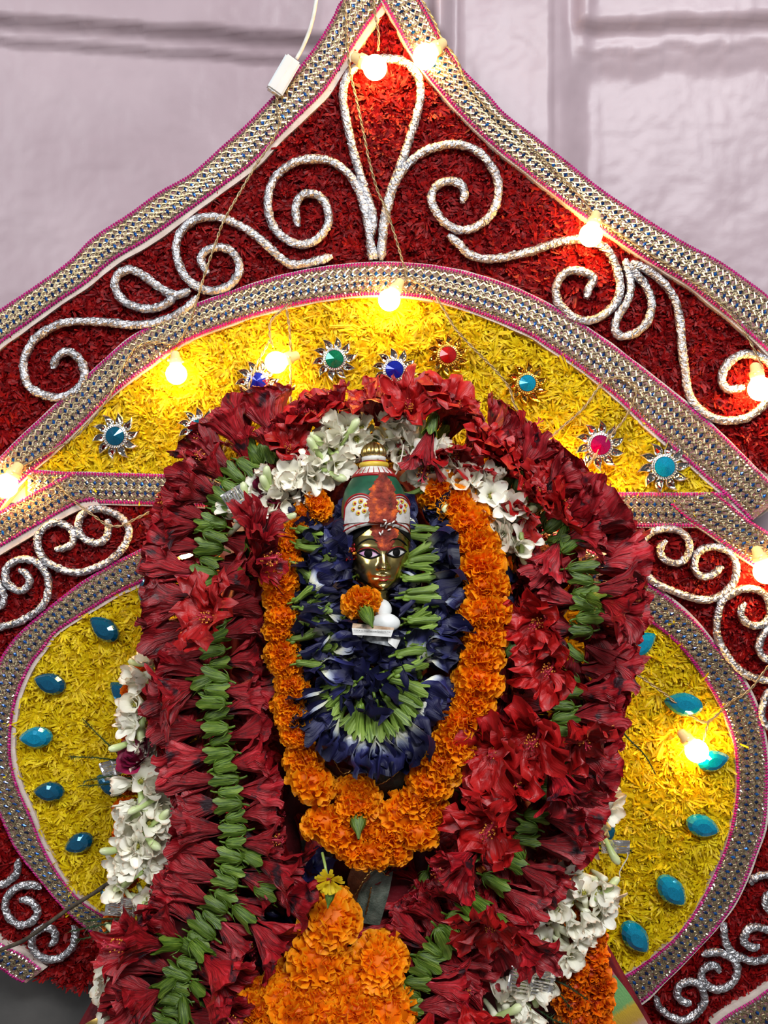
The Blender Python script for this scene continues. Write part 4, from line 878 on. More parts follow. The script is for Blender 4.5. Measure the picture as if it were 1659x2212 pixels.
def peacal_mesh(seed):
    rd = random.Random(seed); b = MB(); n = 15; V = []; U = []
    for i, (r, z) in enumerate(((.0004, -.0205), (.0022, -.0200), (.0028, -.0175), (.0030, -.012), (.0034, -.006), (.0042, 0), (.0058, .005))):
        for j in range(n):
            w = 2 * math.pi * j / n; pt = abs(((j / n * 5) % 1) - .5) * 2; zz = z + (i == 6) * (.004 * (1 - pt) - .004 * pt)
            rr = r * (1 + .13 * math.cos(5 * w)); V.append((rr * math.cos(w) + .001 * math.sin(z * 200 + seed), rr * math.sin(w), zz)); U.append((j / n * 2, i / 6))
    b.add(V, grid_faces(n, 7, True), 0, U)
    for sg in (-1, 1):   # two round bractlets at the stalk end
        V, F = blob((sg * .0022, .0005, -.0185), (.0024, .0012, .0030), 7, 5); b.add(V, F)
    V, F = tube([Vector((0, 0, -.020)), Vector((.0008, .0003, -.024)), Vector((.002, 0, -.027))], [.0013, .0011, .0010], 6); b.add(V, F)
    return b.me('calyx', [M['peagreen']])
PE = [pea_mesh(s, M['pea'], .45 + .22 * (s % 3), .034, .0165, .009) for s in range(6)]; PD = [pea_mesh(s + 30, M['peadark'], .6, .030, .0155, .014) for s in range(5)]; PC = [peacal_mesh(s) for s in range(3)]
g_pea = tag(empty('pea_garland', P(800, 1600, .14)), 'blue butterfly pea garland with light green calyces looped around the brass face', 'garland', kind='thing')
def pea(px, py, ang, tilt, d, dark=False, sc=1.0, cal=True, g=None):
    g = g or g_pea
    ax = axis(ang, tilt); y = Vector((0, -1, 0)); y = (y - ax * y.dot(ax)).normalized(); x = y.cross(ax); rl = math.radians(R.uniform(-45, 45)) + (math.pi if R.random() < .45 else 0)
    B = Matrix(((x.x, y.x, ax.x, 0), (x.y, y.y, ax.y, 0), (x.z, y.z, ax.z, 0), (0, 0, 0, 1))) @ Matrix.Rotation(rl, 4, 'Z')
    o = put('pea_flower', R.choice(PD if dark else PE), g, Matrix.Translation(P(px, py, d) - wloc(g)) @ B @ Matrix.Scale(sc, 4))
    if cal: put('calyx', R.choice(PC), o, Matrix.Rotation(R.random() * 6, 4, 'Z') @ Matrix.Scale(R.uniform(.95, 1.25), 4))
    return o
LP_L = [(722, 1085, .115), (705, 1140, .125), (700, 1200, .132), (697, 1260, .138), (698, 1320, .142), (702, 1380, .145), (712, 1440, .147)]
LP_R = [(895, 1075, .115), (915, 1130, .125), (922, 1190, .132), (924, 1250, .138), (922, 1310, .142), (918, 1370, .145), (908, 1430, .147)]
LP_B = [(712, 1480, .145), (735, 1530, .147), (768, 1560, .148), (805, 1570, .149), (845, 1560, .148), (880, 1525, .147), (903, 1475, .146)]
for pts, inn in ((LP_L, 0), (LP_R, 180)):
    for i, (x, y, ta, d) in enumerate(along(pts, 16)):
        # dark petals to both flanks underneath
        for a in (0, 180):
            pea(x + math.cos(math.radians(a)) * 12, y + R.uniform(-6, 6), a + R.uniform(-28, 28), R.uniform(-15, 15), d - .014, True, R.uniform(.78, .95), False)
    for i, (x, y, ta, d) in enumerate(along(pts, 23)):
        if pts is LP_R:
            if y > 1150: pea(x + R.uniform(-8, 14), y + R.uniform(-6, 6), 12 + R.uniform(-24, 20), R.uniform(-12, 8), d + R.uniform(0, .007), R.random() < .25, R.uniform(.85, 1.05))
            pea(x - 22 + R.uniform(-6, 10), y + R.uniform(-8, 8), 185 + R.uniform(-25, 25), R.uniform(-12, 8), d - .006, R.random() < .5, R.uniform(.75, .95), R.random() < .4)
        else:
            if y > 1130:
                pea(x - 14 + R.uniform(-18, 26), y + R.uniform(-9, 9), 20 + R.uniform(-50, 40), R.uniform(-5, 20), d + R.uniform(0, .009), R.random() < .2, R.uniform(.9, 1.15))
                pea(x + 22 + R.uniform(-10, 12), y + R.uniform(-8, 8), R.choice((200, 35, 215, 190)) + R.uniform(-25, 25), R.uniform(-8, 12), d + R.uniform(-.004, .004), R.random() < .55, R.uniform(.75, .95))
for i, (x, y, ta, d) in enumerate(along(LP_B, 19)):
    ang = math.degrees(math.atan2(-(y - 1440), x - 802)); ang2 = math.degrees(math.atan2(-(y - 1330), x - 802))
    pea(x + R.uniform(-4, 4), y + 12, ang + R.uniform(-8, 8), R.uniform(-10, 4), d + R.uniform(0, .005), False, R.uniform(1.0, 1.2))
    pea(x, y - 8, ang + 180 + R.uniform(-30, 30), R.uniform(0, 25), d - .004, True, R.uniform(.85, 1.05), False)
    pea(x + R.uniform(-8, 8), y + 6, ang + R.uniform(-20, 20), R.uniform(-20, -5), d - .012, True, 1.1, False)
for x, y, a, t, s, dk in [(760, 1445, 170, 15, .95, False), (745, 1420, 30, 20, 1.05, False), (850, 1450, 20, 15, .9, False), (800, 1500, 90, 25, .85, True), (780, 1485, 110, 25, .9, True), (830, 1490, 70, 20, .9, True), (720, 1400, 25, 15, 1.1, False), (870, 1410, 150, 10, .9, True), (845, 1420, 100, 15, .8, True), (910, 1420, 80, 20, .9, False)]:
    pea(x, y, a, t, .147, dk, s, not dk)
g_pea2 = tag(empty('pea_garland', P(1090, 1250, .07)), 'shaded dark blue pea string in the gap between marigolds and right hibiscus', 'garland', kind='thing')
for x, y in ((1070, 1150), (1090, 1190), (1105, 1230), (1085, 1260), (1110, 1290), (1095, 1320), (1120, 1340), (1075, 1210), (1045, 1120), (1100, 1360)):
    pea(x, y, R.uniform(-40, 40) + R.choice((0, 180)), R.uniform(-5, 15), .088, True, 1.0, R.random() < .3, g_pea2)
g_pea3 = tag(empty('pea_garland', P(600, 2060, .10)), 'few blue pea flowers peeking out between left hibiscus and lower marigolds', 'garland', kind='thing')
for x, y in ((620, 2040), (600, 2070), (640, 1960), (585, 2095), (630, 2010), (655, 1900)):
    pea(x, y, R.uniform(0, 360), R.uniform(0, 30), .105, R.random() < .6, 1.05, R.random() < .4, g_pea3)

# ---------------------------------------------------------------- small things tucked into the garlands
def rose(px, py, d, sc, ang, tilt, label):
    t = tag(empty('rose', P(px, py, d)), label, 'rose', 'dark roses in the garlands', 'thing')
    b = MB(); rd = random.Random(px)
    for k in range(16):
        q = k / 15; pr = arc_prof(.022 * (.75 + .35 * q), 14 + 38 * q, 6 + 46 * q, 8, r0=.002 + .003 * q)
        petal_grid(b, k * 2.4, pr, lambda v: 1.0 * (.55 + .5 * math.sin(v * 2.4)), 8, .0012, .002, px + k, .10, .10)
    ax = axis(ang, tilt); o = put('bloom', b.me('bloom', [M['rose']]), t, TM(t, P(px, py, d), ax, 0, (sc,) * 3))
    b = MB()
    for k in range(5):
        pr = arc_prof(.016, 70, 30, 5, r0=.002); petal_grid(b, k * 1.257, pr, lambda v: .35 * (1 - v * .8), 4, .0003, .001, k, 0, 0)
    put('sepals', b.me('sepals', [M['calyx']]), o, Matrix.Translation((0, 0, -.003)))
rose(305, 1640, .085, .95, 120, 40, 'dark crimson rose sticking out of the left strand above the tuberoses')
rose(580, 1068, .098, .75, 60, 50, 'small dark crimson rose between hibiscus and tuberoses left of the crown')

def fern(label, paths, d, sc=1.0, n=60):
    t = tag(empty('fern_sprig', P(paths[0][0][0], paths[0][0][1], d)), label, 'fern', 'dark fern sprigs', 'thing')
    for pi_, p in enumerate(paths):
        b = MB(); C = catmull(p, 5); pa = [P(x, y, d + .003 * noise.noise((i * .08, pi_, 2))) for i, (x, y) in enumerate(C)]
        V, F = tube(pa, [.0011 * (1 - .7 * i / len(pa)) for i in range(len(pa))], 5); b.add(V, F)
        for i in range(2, len(pa) - 1):
            tn = (pa[i + 1] - pa[i - 1]).normalized()
            for k in range(7):
                rd = R; dr = (tn * rd.uniform(.5, 1.2) + Vector((rd.uniform(-1, 1), rd.uniform(-1, 1), rd.uniform(-1, 1))) * .8).normalized(); l = rd.uniform(.004, .008) * sc
                sd = dr.cross(Vector((rd.random(), rd.random(), rd.random()))).normalized() * .00035
                b.add([pa[i] - sd, pa[i] + sd, pa[i] + dr * l], [(0, 1, 2)])
        b.obj('frond', [M['fern']], t, False)
fern('dark fern fronds fanning left out of the strand beside the crimson rose', [[(320, 1680), (270, 1640), (225, 1600), (178, 1552)], [(310, 1660), (260, 1645), (210, 1637), (150, 1634)], [(320, 1690), (270, 1680), (230, 1678), (180, 1688)], [(310, 1700), (260, 1692), (220, 1695), (172, 1698)], [(330, 1650), (345, 1690), (360, 1720)]], .082)
fern('thin dark fern curling over the right yellow panel', [[(1335, 1570), (1362, 1600), (1392, 1630), (1416, 1672)], [(1325, 1545), (1345, 1552), (1358, 1558)]], .05, .7)
fern('short dark fern tip beside the small right tinsel tag', [[(1290, 1825), (1325, 1832), (1365, 1838)], [(1290, 1835), (1330, 1848), (1350, 1852)]], .075)
fern('dark fern among the lower right tuberoses and marigolds', [[(1180, 2110), (1225, 2130), (1270, 2160)], [(1170, 2120), (1210, 2150), (1235, 2180)], [(1160, 2180), (1200, 2205), (1240, 2215)]], .118)
fern('dark fern lying across the silver scroll at lower left', [[(260, 1990), (210, 2000), (150, 2012)], [(255, 2000), (215, 2020), (165, 2030)], [(260, 1985), (225, 1985), (180, 1990)]], .09)
fern('dense dark fern under the white tuberoses left of the crown', [[(590, 1130), (620, 1120), (660, 1112), (690, 1105)], [(600, 1145), (640, 1130), (680, 1125)], [(600, 1120), (640, 1105), (680, 1100)], [(590, 1110), (630, 1095), (670, 1095)]], .105)
fern('dark fern edge between white tuberoses and marigolds right of the crown', [[(940, 1040), (990, 1065), (1030, 1100), (1055, 1150)]], .104, .7)

def tinsel(px, py, ang, ln, wd, d, label):
    t = tag(empty('tinsel_tag', P(px, py, d)), label, 'tinsel', 'silver tinsel tags', 'thing'); b = MB(); a = math.radians(ang)
    ux, uy = math.cos(a), -math.sin(a); vx, vy = -uy, ux
    def q(s, w): return P(px + ux * s + vx * w, py + uy * s + vy * w, d + .004 * math.sin(s * .05 + w * .05) + .0035 * noise.noise((s * .06, w * .08, px)))
    def bar(p0, p1, th_):
        pa = [q(p0[0] + (p1[0] - p0[0]) * k / 8, p0[1] + (p1[1] - p0[1]) * k / 8) for k in range(9)]
        V, F = tube(pa, th_ * S, 5, True, 0, .35); b.add(V, F)
    nl = 9
    for k in range(nl): w = wd * (-.5 + k / (nl - 1)); bar((0, w), (ln, w * .85 + R.uniform(-3, 3)), 2.2)
    b.obj('foil_strip', [M['tinsel']], t, False, 'stuff'); b = MB()
    for s in (0, ln * .48, ln * .95): bar((s, -wd * .55), (s + R.uniform(-5, 5), wd * .55), 3.2)
    b.obj('cross_band', [M['tinsel']], t, False)
    return t
tinsel(1105, 2105, -12, 95, 62, .135, 'silver ladder tinsel tag on the lower right tuberoses')
tinsel(500, 1060, -60, 62, 48, .118, 'silver tinsel tag between hibiscus calyces and tuberoses upper left')
tinsel(1300, 1828, -3, 60, 26, .085, 'small gold-lit tinsel tag with a loose thread on the right edge')
tinsel(232, 1955, -5, 62, 40, .098, 'silver tinsel tag at the lower left above the white buds')
tinsel(222, 1668, 20, 55, 36, .075, 'glinting tinsel tag behind the fern fronds on the left')
th_ = tag(put('loose_thread', mesh('loose_thread', *tube([P(x, y, .085) for x, y in catmull([(1352, 1832), (1356, 1850), (1345, 1870), (1338, 1885), (1340, 1896)], 4)], 1.3 * S, 5), M['string'])), 'white thread end dangling from the right tinsel tag', 'thread', kind='thing')
th2 = tag(put('cotton_string', mesh('cotton_string', *tube([P(x, y, .118) for x, y in catmull([(872, 960), (868, 985), (862, 1005), (856, 1022), (846, 1034)], 4)], 1.6 * S, 5), M['string'])), 'thin white string running down onto the right of the crown', 'string', kind='thing')
sk = tag(put('dry_stalk', mesh('dry_stalk', *tube([P(x, y, d) for x, y, d in catmull([(300, 1880, .075), (240, 1905, .07), (205, 1928, .065), (150, 1962, .06), (100, 1998, .055), (50, 2032, .05), (0, 2052, .045), (-40, 2064, .045)], 8)], [(4.2 + .9 * noise.noise((i * .3, 0, 0))) * S for i in range(200)], 8), M['stalk'])), 'thin brown stalk slanting across the lower left of the backdrop', 'stalk', kind='thing')
# little yellow flower above the lower marigolds
yf = tag(empty('yellow_flower', P(712, 1898, .190)), 'small yellow daisy head with a pale stem above the lower marigolds', 'flower', kind='thing')
b = MB()
for k in range(34):
    z = R.uniform(.15, .95); w = k * 2.4; dr = Vector((math.cos(w) * math.sqrt(1 - z * z), math.sin(w) * math.sqrt(1 - z * z), z)); tn = dr.cross(Vector((0, 0, 1))).normalized() * .0016
    l = .0125; b.add([dr * .003 - tn * .4, dr * .003 + tn * .4, dr * l * .8 - tn, dr * l * .8 + tn, dr * l - tn * .7 + Vector((0, 0, -.001)), dr * l + tn * .7 + Vector((0, 0, -.001))], [(0, 1, 3, 2), (2, 3, 5, 4)])
put('petal_head', b.me('petal_head', [M['yellowf']]), yf, TM(yf, P(712, 1899, .190), axis(-90, 72), 0, (1.1,) * 3))
put('stem', mesh('stem', *tube([P(706, 1893, .186), P(702, 1868, .180), P(696, 1842, .172)], [.0014, .0013, .0013], 6), M['bud']), yf, Matrix.Translation(-wloc(yf)))
put('green_base', SEP, yf, TM(yf, P(716, 1914, .184), axis(80, -30), 0, (.55,) * 3))
# ------------------------------------------------------------------ the idol
M['brass'] = mat('polished_brass', [(0.36, 0.25, 0.07), (0.55, 0.42, 0.14), (0.66, 0.53, 0.22)], rough=0.24, metal=1.0, scale=60, bump=0.06, bscale=200)
M['gold'] = mat('old_gold', [(0.45, 0.30, 0.08), (0.70, 0.52, 0.20)], rough=0.3, metal=1.0, scale=100)
M['white'] = mat('white_enamel', [(0.26, 0.22, 0.15), (0.58, 0.56, 0.52), (0.74, 0.72, 0.68)], rough=0.4, scale=120, bump=0.3, stops=[.34, .42, .7])
M['redpaint'] = mat('red_enamel', [(0.28, 0.004, 0.008), (0.42, 0.01, 0.015)], rough=0.35, scale=80)
M['greenpaint'] = mat('green_enamel', [(0.008, 0.06, 0.03), (0.02, 0.12, 0.06)], rough=0.35, scale=60)
M['yellowpaint'] = mat('yellow_enamel', [(0.55, 0.36, 0.02), (0.72, 0.5, 0.05)], rough=0.4, scale=60)
M['black'] = mat('black_enamel', [(0.004, 0.004, 0.004), (0.012, 0.011, 0.010)], rough=0.7, scale=60, spec=0.08)
M['eyewhite'] = mat('eye_white', [(0.72, 0.70, 0.68), (0.82, 0.80, 0.78)], rough=0.2, scale=40)
M['eyepink'] = mat('pink_tinted_eye_white', [(0.60, 0.30, 0.52), (0.76, 0.66, 0.70)], rough=0.2, scale=150)
M['vermilion'] = mat('vermilion_paste', [(0.10, 0.016, 0.008), (0.24, 0.022, 0.010), (0.34, 0.05, 0.02), (0.80, 0.13, 0.012)], rough=0.85, scale=95, bump=0.8, bscale=420, stops=[.34, .47, .55, .64])
M['sari'] = mat('maroon_silk', [(0.05, 0.002, 0.004), (0.14, 0.004, 0.010), (0.20, 0.008, 0.016)], rough=0.5, scale=30, bump=0.3, bscale=300)
M['silkgreen'] = mat('grey_green_silk', [(0.05, 0.065, 0.05), (0.12, 0.14, 0.11)], rough=0.35, scale=120, bump=0.4, bscale=600)
M['silkbrown'] = mat('brown_silk', [(0.10, 0.03, 0.012), (0.22, 0.075, 0.03)], rough=0.35, scale=120, bump=0.4, bscale=600)
M['border'] = ramp_uv('printed_cotton_border', 1, [(0.0, (0.20, 0.30, 0.18)), (0.16, (0.22, 0.30, 0.20)), (0.20, (0.50, 0.04, 0.12)), (0.36, (0.55, 0.07, 0.16)), (0.40, (0.12, 0.34, 0.12)), (0.60, (0.16, 0.36, 0.12)), (0.64, (0.55, 0.36, 0.03)), (0.74, (0.50, 0.30, 0.05)), (0.78, (0.50, 0.30, 0.22)), (0.90, (0.50, 0.28, 0.20)), (1.0, (0.55, 0.08, 0.03))], rough=0.6, bump=0.4, uvscale=(30, 30), vein=0.03)
M['paper'] = mat('newsprint', [(0.62, 0.61, 0.58), (0.72, 0.71, 0.68)], rough=0.8, scale=60)
M['paperdark'] = mat('dark_newsprint_photo', [(0.06, 0.07, 0.08), (0.20, 0.21, 0.22), (0.55, 0.55, 0.55)], rough=0.8, scale=130, lo=.4, hi=.66)
M['ink'] = mat('printing_ink', [(0.02, 0.02, 0.02)], rough=0.9)
M['papertan'] = mat('tan_newsprint_photo', [(0.30, 0.18, 0.10), (0.55, 0.40, 0.28), (0.06, 0.05, 0.04)], rough=0.8, scale=90, lo=.4, hi=.7)
M['sweet'] = mat('white_sugar_sweet', [(0.70, 0.71, 0.69), (0.80, 0.81, 0.79)], rough=0.5, scale=60, bump=0.1)
M['rice'] = mat('rice_grain', [(0.74, 0.72, 0.66), (0.84, 0.82, 0.76)], rough=0.4, scale=300)
M['wood'] = mat('dark_wood', [(0.06, 0.03, 0.015), (0.12, 0.06, 0.03)], rough=0.5, scale=20)

HD = .130; UH = PX(HD); HC_ = P(820, 1195, HD)
idol = tag(empty('idol', (HC_.x, -.06, .06)), 'brass goddess idol with painted crown, vermilion forehead and dark silk dress', 'idol', kind='thing')
YAW = Matrix.Rotation(math.radians(8), 3, 'Z')
def HW_(x, y, z): return HC_ + (YAW @ Vector((x, y, z))) * UH           # head space (px) to world
def interp(z, tab):
    return float(np.interp(z, [t[0] for t in tab], [t[1] for t in tab]))
A_T = [(-80, 5), (-77, 21), (-72, 32), (-60, 46), (-40, 57), (-20, 63), (0, 66), (20, 68), (40, 67), (60, 60), (75, 44), (86, 4)]
F_T = [(-80, 34), (-77, 44), (-72, 49), (-60, 54), (-40, 56), (-20, 57), (0, 57), (20, 59), (40, 60), (60, 54), (75, 38), (86, 4)]
def gs(x, z, cx, cz, sx, sz): return math.exp(-((x - cx) / sx) ** 2 - ((z - cz) / sz) ** 2)
def feat(x, z):
    ax = abs(x); f = 0.0
    if -36 < z < 22:
        ln = (22 - z) / 50; f += (3 + 17 * max(0, ln) ** 1.5) * math.exp(-(x / (5.2 + 2.5 * ln)) ** 2) * sst(-35, -29, z)
    f += 7.5 * gs(ax, z, 8.5, -26, 5, 5.5) - 3.5 * gs(ax, z, 5, -32, 3, 2.4)
    f -= 6 * gs(ax, z, 30, 3, 16, 9) - 3.0 * gs(ax, z, 30, 15, 19, 4)
    f += 4.5 * gs(ax, z, 33, -26, 17, 17)
    f += 6.5 * gs(x, z, 0, -44.5, 15, 3.6) + 1.8 * gs(ax, z, 4, -43, 3, 3) + 7.0 * gs(x, z, 0, -53.5, 11, 4.2) - 3.2 * gs(x, z, 0, -49, 16, 1.7) - 2.5 * gs(x, z, 0, -61, 10, 3.5)
    f -= 2 * gs(ax, z, 18, -47, 4, 5)
    f += 6.5 * gs(x, z, 0, -71, 12, 9)
    return f
def face_y(x, z):
    a, c = interp(z, A_T), interp(z, F_T); t = max(-.999, min(.999, x / max(a, 1)))
    return -(c * math.sqrt(1 - t * t)) - feat(x, z) * sst(0, .5, math.sqrt(1 - t * t))
V = []; nth, nz = 110, 90; zs = np.linspace(-80, 86, nz)
for z in zs:
    a, c = interp(z, A_T), interp(z, F_T)
    for j in range(nth):
        th = 2 * math.pi * j / nth; x = a * math.sin(th)
        y = -c * math.cos(th) if math.cos(th) > 0 else -62 * math.cos(th) * math.sqrt(max(0, 1 - (z / 88) ** 2))
        if math.cos(th) > 0: y -= feat(x, z) * sst(0, .5, math.cos(th))
        V.append(HW_(x, y, z))
F = [f[::-1] for f in grid_faces(nth, nz, True)] + [tuple(range(nth)), tuple((nz - 1) * nth + j for j in range(nth))[::-1]]
head = obj('face', V, F, M['brass'], idol); head['label'] = 'polished brass face with large painted eyes'
def ontop(x, z, h): return HW_(x, face_y(x, z) - h, z)
def line(pts, r, h, m, name, parent, n=6):
    C = catmull(pts, 1.2); N = len(C)
    return obj(name, *tube([ontop(x, z, h) for x, z in C], [r * UH * (.35 + .65 * min(1, i / 6, (N - 1 - i) / 6)) for i in range(N)], n), m, parent)
for sg, mw in ((-1, M['eyepink']), (1, M['eyewhite'])):
    cx, cz = 30 * sg, (1 if sg < 0 else 3); Vv = []; nu, nv = 17, 7
    up = lambda t: 8.5 * (1 - abs(t) ** 1.9); dn = lambda t: -7.5 * (1 - abs(t) ** 1.7)
    for i in range(nu):
        t = -1 + 2 * i / (nu - 1)
        for j in range(nv):
            w = j / (nv - 1); zz = dn(t) * (1 - w) + up(t) * w + sg * t * 1.6; Vv.append(ontop(cx + 21.5 * t, cz + zz * 1.12, 1.2 + 4.2 * math.cos(t * 1.5) * math.sin(math.pi * w) ** .6))
    ey = obj('eye', Vv, [f[::-1] for f in grid_faces(nv, nu)], mw, head)
    b = MB(); C0 = (cx - 1 + 2.5 * sg * 0, cz + .5); Vv = [ontop(C0[0], C0[1], 6.4)] + [ontop(C0[0] + 8.6 * math.cos(k * math.pi / 9), C0[1] + 8.0 * math.sin(k * math.pi / 9), 5.4) for k in range(18)] + [ontop(C0[0] + 8.8 * math.cos(k * math.pi / 9), C0[1] + 8.2 * math.sin(k * math.pi / 9), 2) for k in range(18)]
    obj('iris', Vv, [(0, 1 + (k + 1) % 18, 1 + k) for k in range(18)] + [(1 + k, 1 + (k + 1) % 18, 19 + (k + 1) % 18, 19 + k) for k in range(18)], M['black'], head)
    T_ = np.linspace(-1.12, 1.12, 15)
    line([(cx + 21.5 * t, cz + 1.12 * (up(max(-1, min(1, t))) if abs(t) < 1 else -1.0) + sg * t * 1.6 + .6) for t in T_], 1.9, 3.6, M['black'], 'eyelid_line', head)
    line([(cx + 21.5 * t, cz + 1.12 * (dn(max(-1, min(1, t))) if abs(t) < 1 else 0) + sg * t * 1.6 - .6) for t in T_], 1.5, 2.6, M['black'], 'eyelid_line', head)
    line([(cx + 20 * t, cz + 12.5 - 8 * t * t + sg * t * 1.5) for t in np.linspace(-1.1, 1.1, 11)], .9, 1.4, M['redpaint'], 'eyelid_crease', head)
    line([(sg * q[0], q[1]) for q in ((12, 26), (20, 31), (32, 32), (44, 26), (54, 17))], 1.6, 1.4, M['black'], 'eyebrow', head)
line([(-17, -47), (-9, -48), (0, -49.5), (9, -48), (17, -47)], 1.3, .6, M['redpaint'], 'mouth_line', head)
line([(-12, -51.5), (-5, -54), (0, -54.5), (5, -54), (12, -51.5)], 1.8, .2, M['redpaint'], 'lower_lip', head)
# black painted hair along the forehead
V = []; cols = 41
for i in range(cols):
    x = -66 + 132 * i / (cols - 1)
    lo = 70 - 46 * (abs(x) / 66) ** 1.35
    for j in range(9): z = lo + (84 - lo) * j / 8; V.append(ontop(max(-interp(z, A_T) * .99, min(interp(z, A_T) * .99, x)), z, 2.2))
obj('hair', V, [f for f in grid_faces(9, cols)], M['black'], head)
obj('neck', *lathe([(24, -110), (24, -95), (26, -70), (30, -55)], 24, Matrix.Translation(HC_) @ Matrix.Scale(UH, 4)), M['brass'], idol)

# crown
CT = Matrix.Translation(HW_(-10, 4, 48)) @ YAW.to_4x4() @ Matrix.Rotation(math.radians(-6), 4, 'X') @ Matrix.Scale(UH, 4)
def lift(x, y, z): return 34 * max(0, -y / 76) * max(0, min(1, (26 - z) / 50)) if z < 26 else 0
def cl(name, prof, m, parent, n=48, ribs=None):
    V, F = lathe(prof, n); V = [Vector((v.x, v.y, v.z + lift(v.x, v.y, v.z))) for v in V]
    if ribs: V = [Vector((v.x * (1 + .20 * abs(math.cos(ribs / 2 * math.atan2(v.y, v.x)))), v.y * (1 + .20 * abs(math.cos(ribs / 2 * math.atan2(v.y, v.x)))), v.z)) for v in V]
    return obj(name, [CT @ v for v in V], F, m, parent)
crown = cl('crown', [(70, -24), (75, -22), (76, -10), (75, 10), (74, 26), (68, 28)], M['white'], idol); crown['label'] = 'tall painted crown in white, red, green and gold'
cl('dome', [(71, 24), (72, 45), (70, 66), (64, 88), (54, 106), (46, 117)], M['greenpaint'], crown)
for z, r in ((-14, 76.6), (2, 76.6), (15, 76.2)):
    cl('red_stripe', [(r - 2, z - 2), (r + .8, z - 1.6), (r + .8, z + 1.6), (r - 2, z + 2)], M['redpaint'], crown)
cl('red_lip', [(44, 113), (49, 115), (50, 118), (48, 121), (44, 121)], M['redpaint'], crown)
cl('shoulder', [(46, 120), (40, 127), (31, 136), (28, 139)], M['white'], crown)
for k in range(22):
    w = 2 * math.pi * k / 22
    obj('red_ray', *tube([CT @ Vector((r * math.cos(w), r * math.sin(w), z)) for r, z in ((45.5, 121.5), (38, 129), (31.5, 136))], [1.3 * UH, 1.1 * UH, .4 * UH], 5), M['redpaint'], crown)
cl('collar', [(26, 134), (29, 136), (28, 139)], M['redpaint'], crown)
cl('yellow_ring', [(26, 137), (31, 138), (33, 143), (31, 148), (26, 149)], M['yellowpaint'], crown)
cl('collar', [(24, 148), (27, 150), (25, 152)], M['redpaint'], crown)
cl('white_ring', [(23, 151), (26, 152), (26.5, 160), (23, 162)], M['white'], crown)
cl('finial', [(19, 161), (22, 164), (24, 170), (22.5, 178), (18, 186), (11, 192), (1, 196)], M['gold'], crown, 98, 14)
def on_crown(x, z, h):
    y = -math.sqrt(max(0, (76 + h) ** 2 - x * x)); return CT @ Vector((x, y, z))
def ztop(x):
    z = 20
    for cx, cz, r in ((-40, 44, 29), (47, 46, 26)):
        if abs(x - cx) < r: z = max(z, cz + math.sqrt(r * r - (x - cx) ** 2))
    if abs(x - 6) < 26: z = max(z, 58 + 58 * (1 - abs(x - 6) / 26) ** 1.4)
    return z
V = []; xs = np.arange(-70, 73.1, 1.8); nr = 10
for x in xs:
    for j in range(nr): V.append(on_crown(x, 12 + (ztop(x) - 12) * j / (nr - 1), 2.5 + 2.0 * math.sin(math.pi * j / (nr - 1))))
    V.append(on_crown(x, ztop(x), -3))
obj('pediment', V, [f[::-1] for f in grid_faces(nr + 1, len(xs))][::-1], M['white'], crown)
for off, rr in ((1.0, 1.9), (7, 1.3)):
    obj('red_outline', *tube([on_crown(x, max(19, ztop(x) - off), 4.0) for x in xs], rr * UH, 6), M['redpaint'], crown)
for cx, cz, r in ((-40, 44, 12.5), (47, 46, 11.5)):
    for k in range(6):
        w = k * math.pi / 3 + .3; c = on_crown(cx + r * math.cos(w), cz + r * math.sin(w), 4.6)
        bl = obj('painted_petal', *blob(c, (5.6 * UH, 1.6 * UH, 5.6 * UH), 10, 6), M['yellowpaint'], crown)
        obj('red_dot', *blob(c + Vector((0, -1.4 * UH, 0)), (2.6 * UH, 1.2 * UH, 2.6 * UH), 8, 5), M['redpaint'], crown)
    obj('boss', *blob(on_crown(cx, cz, 4.6), (4.6 * UH, 3.2 * UH, 4.6 * UH), 10, 6), M['gold'] if cx < 0 else M['redpaint'], crown)

# vermilion paste smeared down crown and forehead
def front_pt(x, z, h):
    k = sst(58, 68, z); q = on_crown(x + 10, max(2, (z - 56) / .995), 5.5 + h)
    return ontop(x, min(z, 66), h) * (1 - k) + Vector((q.x, q.y, HC_.z + z * UH)) * k
V = []; zsv = np.linspace(172, 8, 70); nx = 21
wt = [(8, 12), (20, 18), (40, 30), (62, 31), (80, 30), (110, 33), (130, 28), (150, 19), (172, 8)]
for z in zsv:
    hw = interp(z, wt) * (1 + .30 * noise.noise((0, 0, z * .09)) + .2 * noise.noise((0, 5, z * .3))); shift = (4 if z < 62 else -2) + 3 * noise.noise((3, 0, z * .05))
    for i in range(nx):
        t = -1 + 2 * i / (nx - 1); x = shift + t * hw * (1 + .12 * noise.noise((t * 3, z * .15, 4)))
        h = (1 - t ** 4) * (3.0 + 2.2 * noise.noise((x * .16, z * .16, 1)) + 1.2 * noise.noise((x * .5, z * .5, 2))) - .6
        pa = front_pt(x, z, h)
        V.append(pa)
vm = obj('vermilion_smear', V, [f for f in grid_faces(nx, len(zsv))], M['vermilion'], idol); vm['label'] = 'caked vermilion paste on crown and forehead'
for q, (x, z, a) in enumerate([(2, 66, 30), (-6, 62, 10), (10, 64, 60), (18, 68, 50), (-2, 60, 80), (6, 58, 20), (0, 72, 100), (-8, 44, 150), (-3, 47, 20), (12, 52, 70), (22, 60, 40)]):
    p = front_pt(x, z, 6.5)
    V, F = blob((0, 0, 0), (1.9 * UH, 1.9 * UH, 4.6 * UH), 7, 6)
    o = put('rice_grain', mesh('rice_grain', V, F, M['rice'])); o.location = p; o.rotation_euler = (.2, math.radians(a), 0)
    tag(o, 'white rice grain stuck in the vermilion on the forehead', 'rice', 'rice grains on the forehead', 'thing')

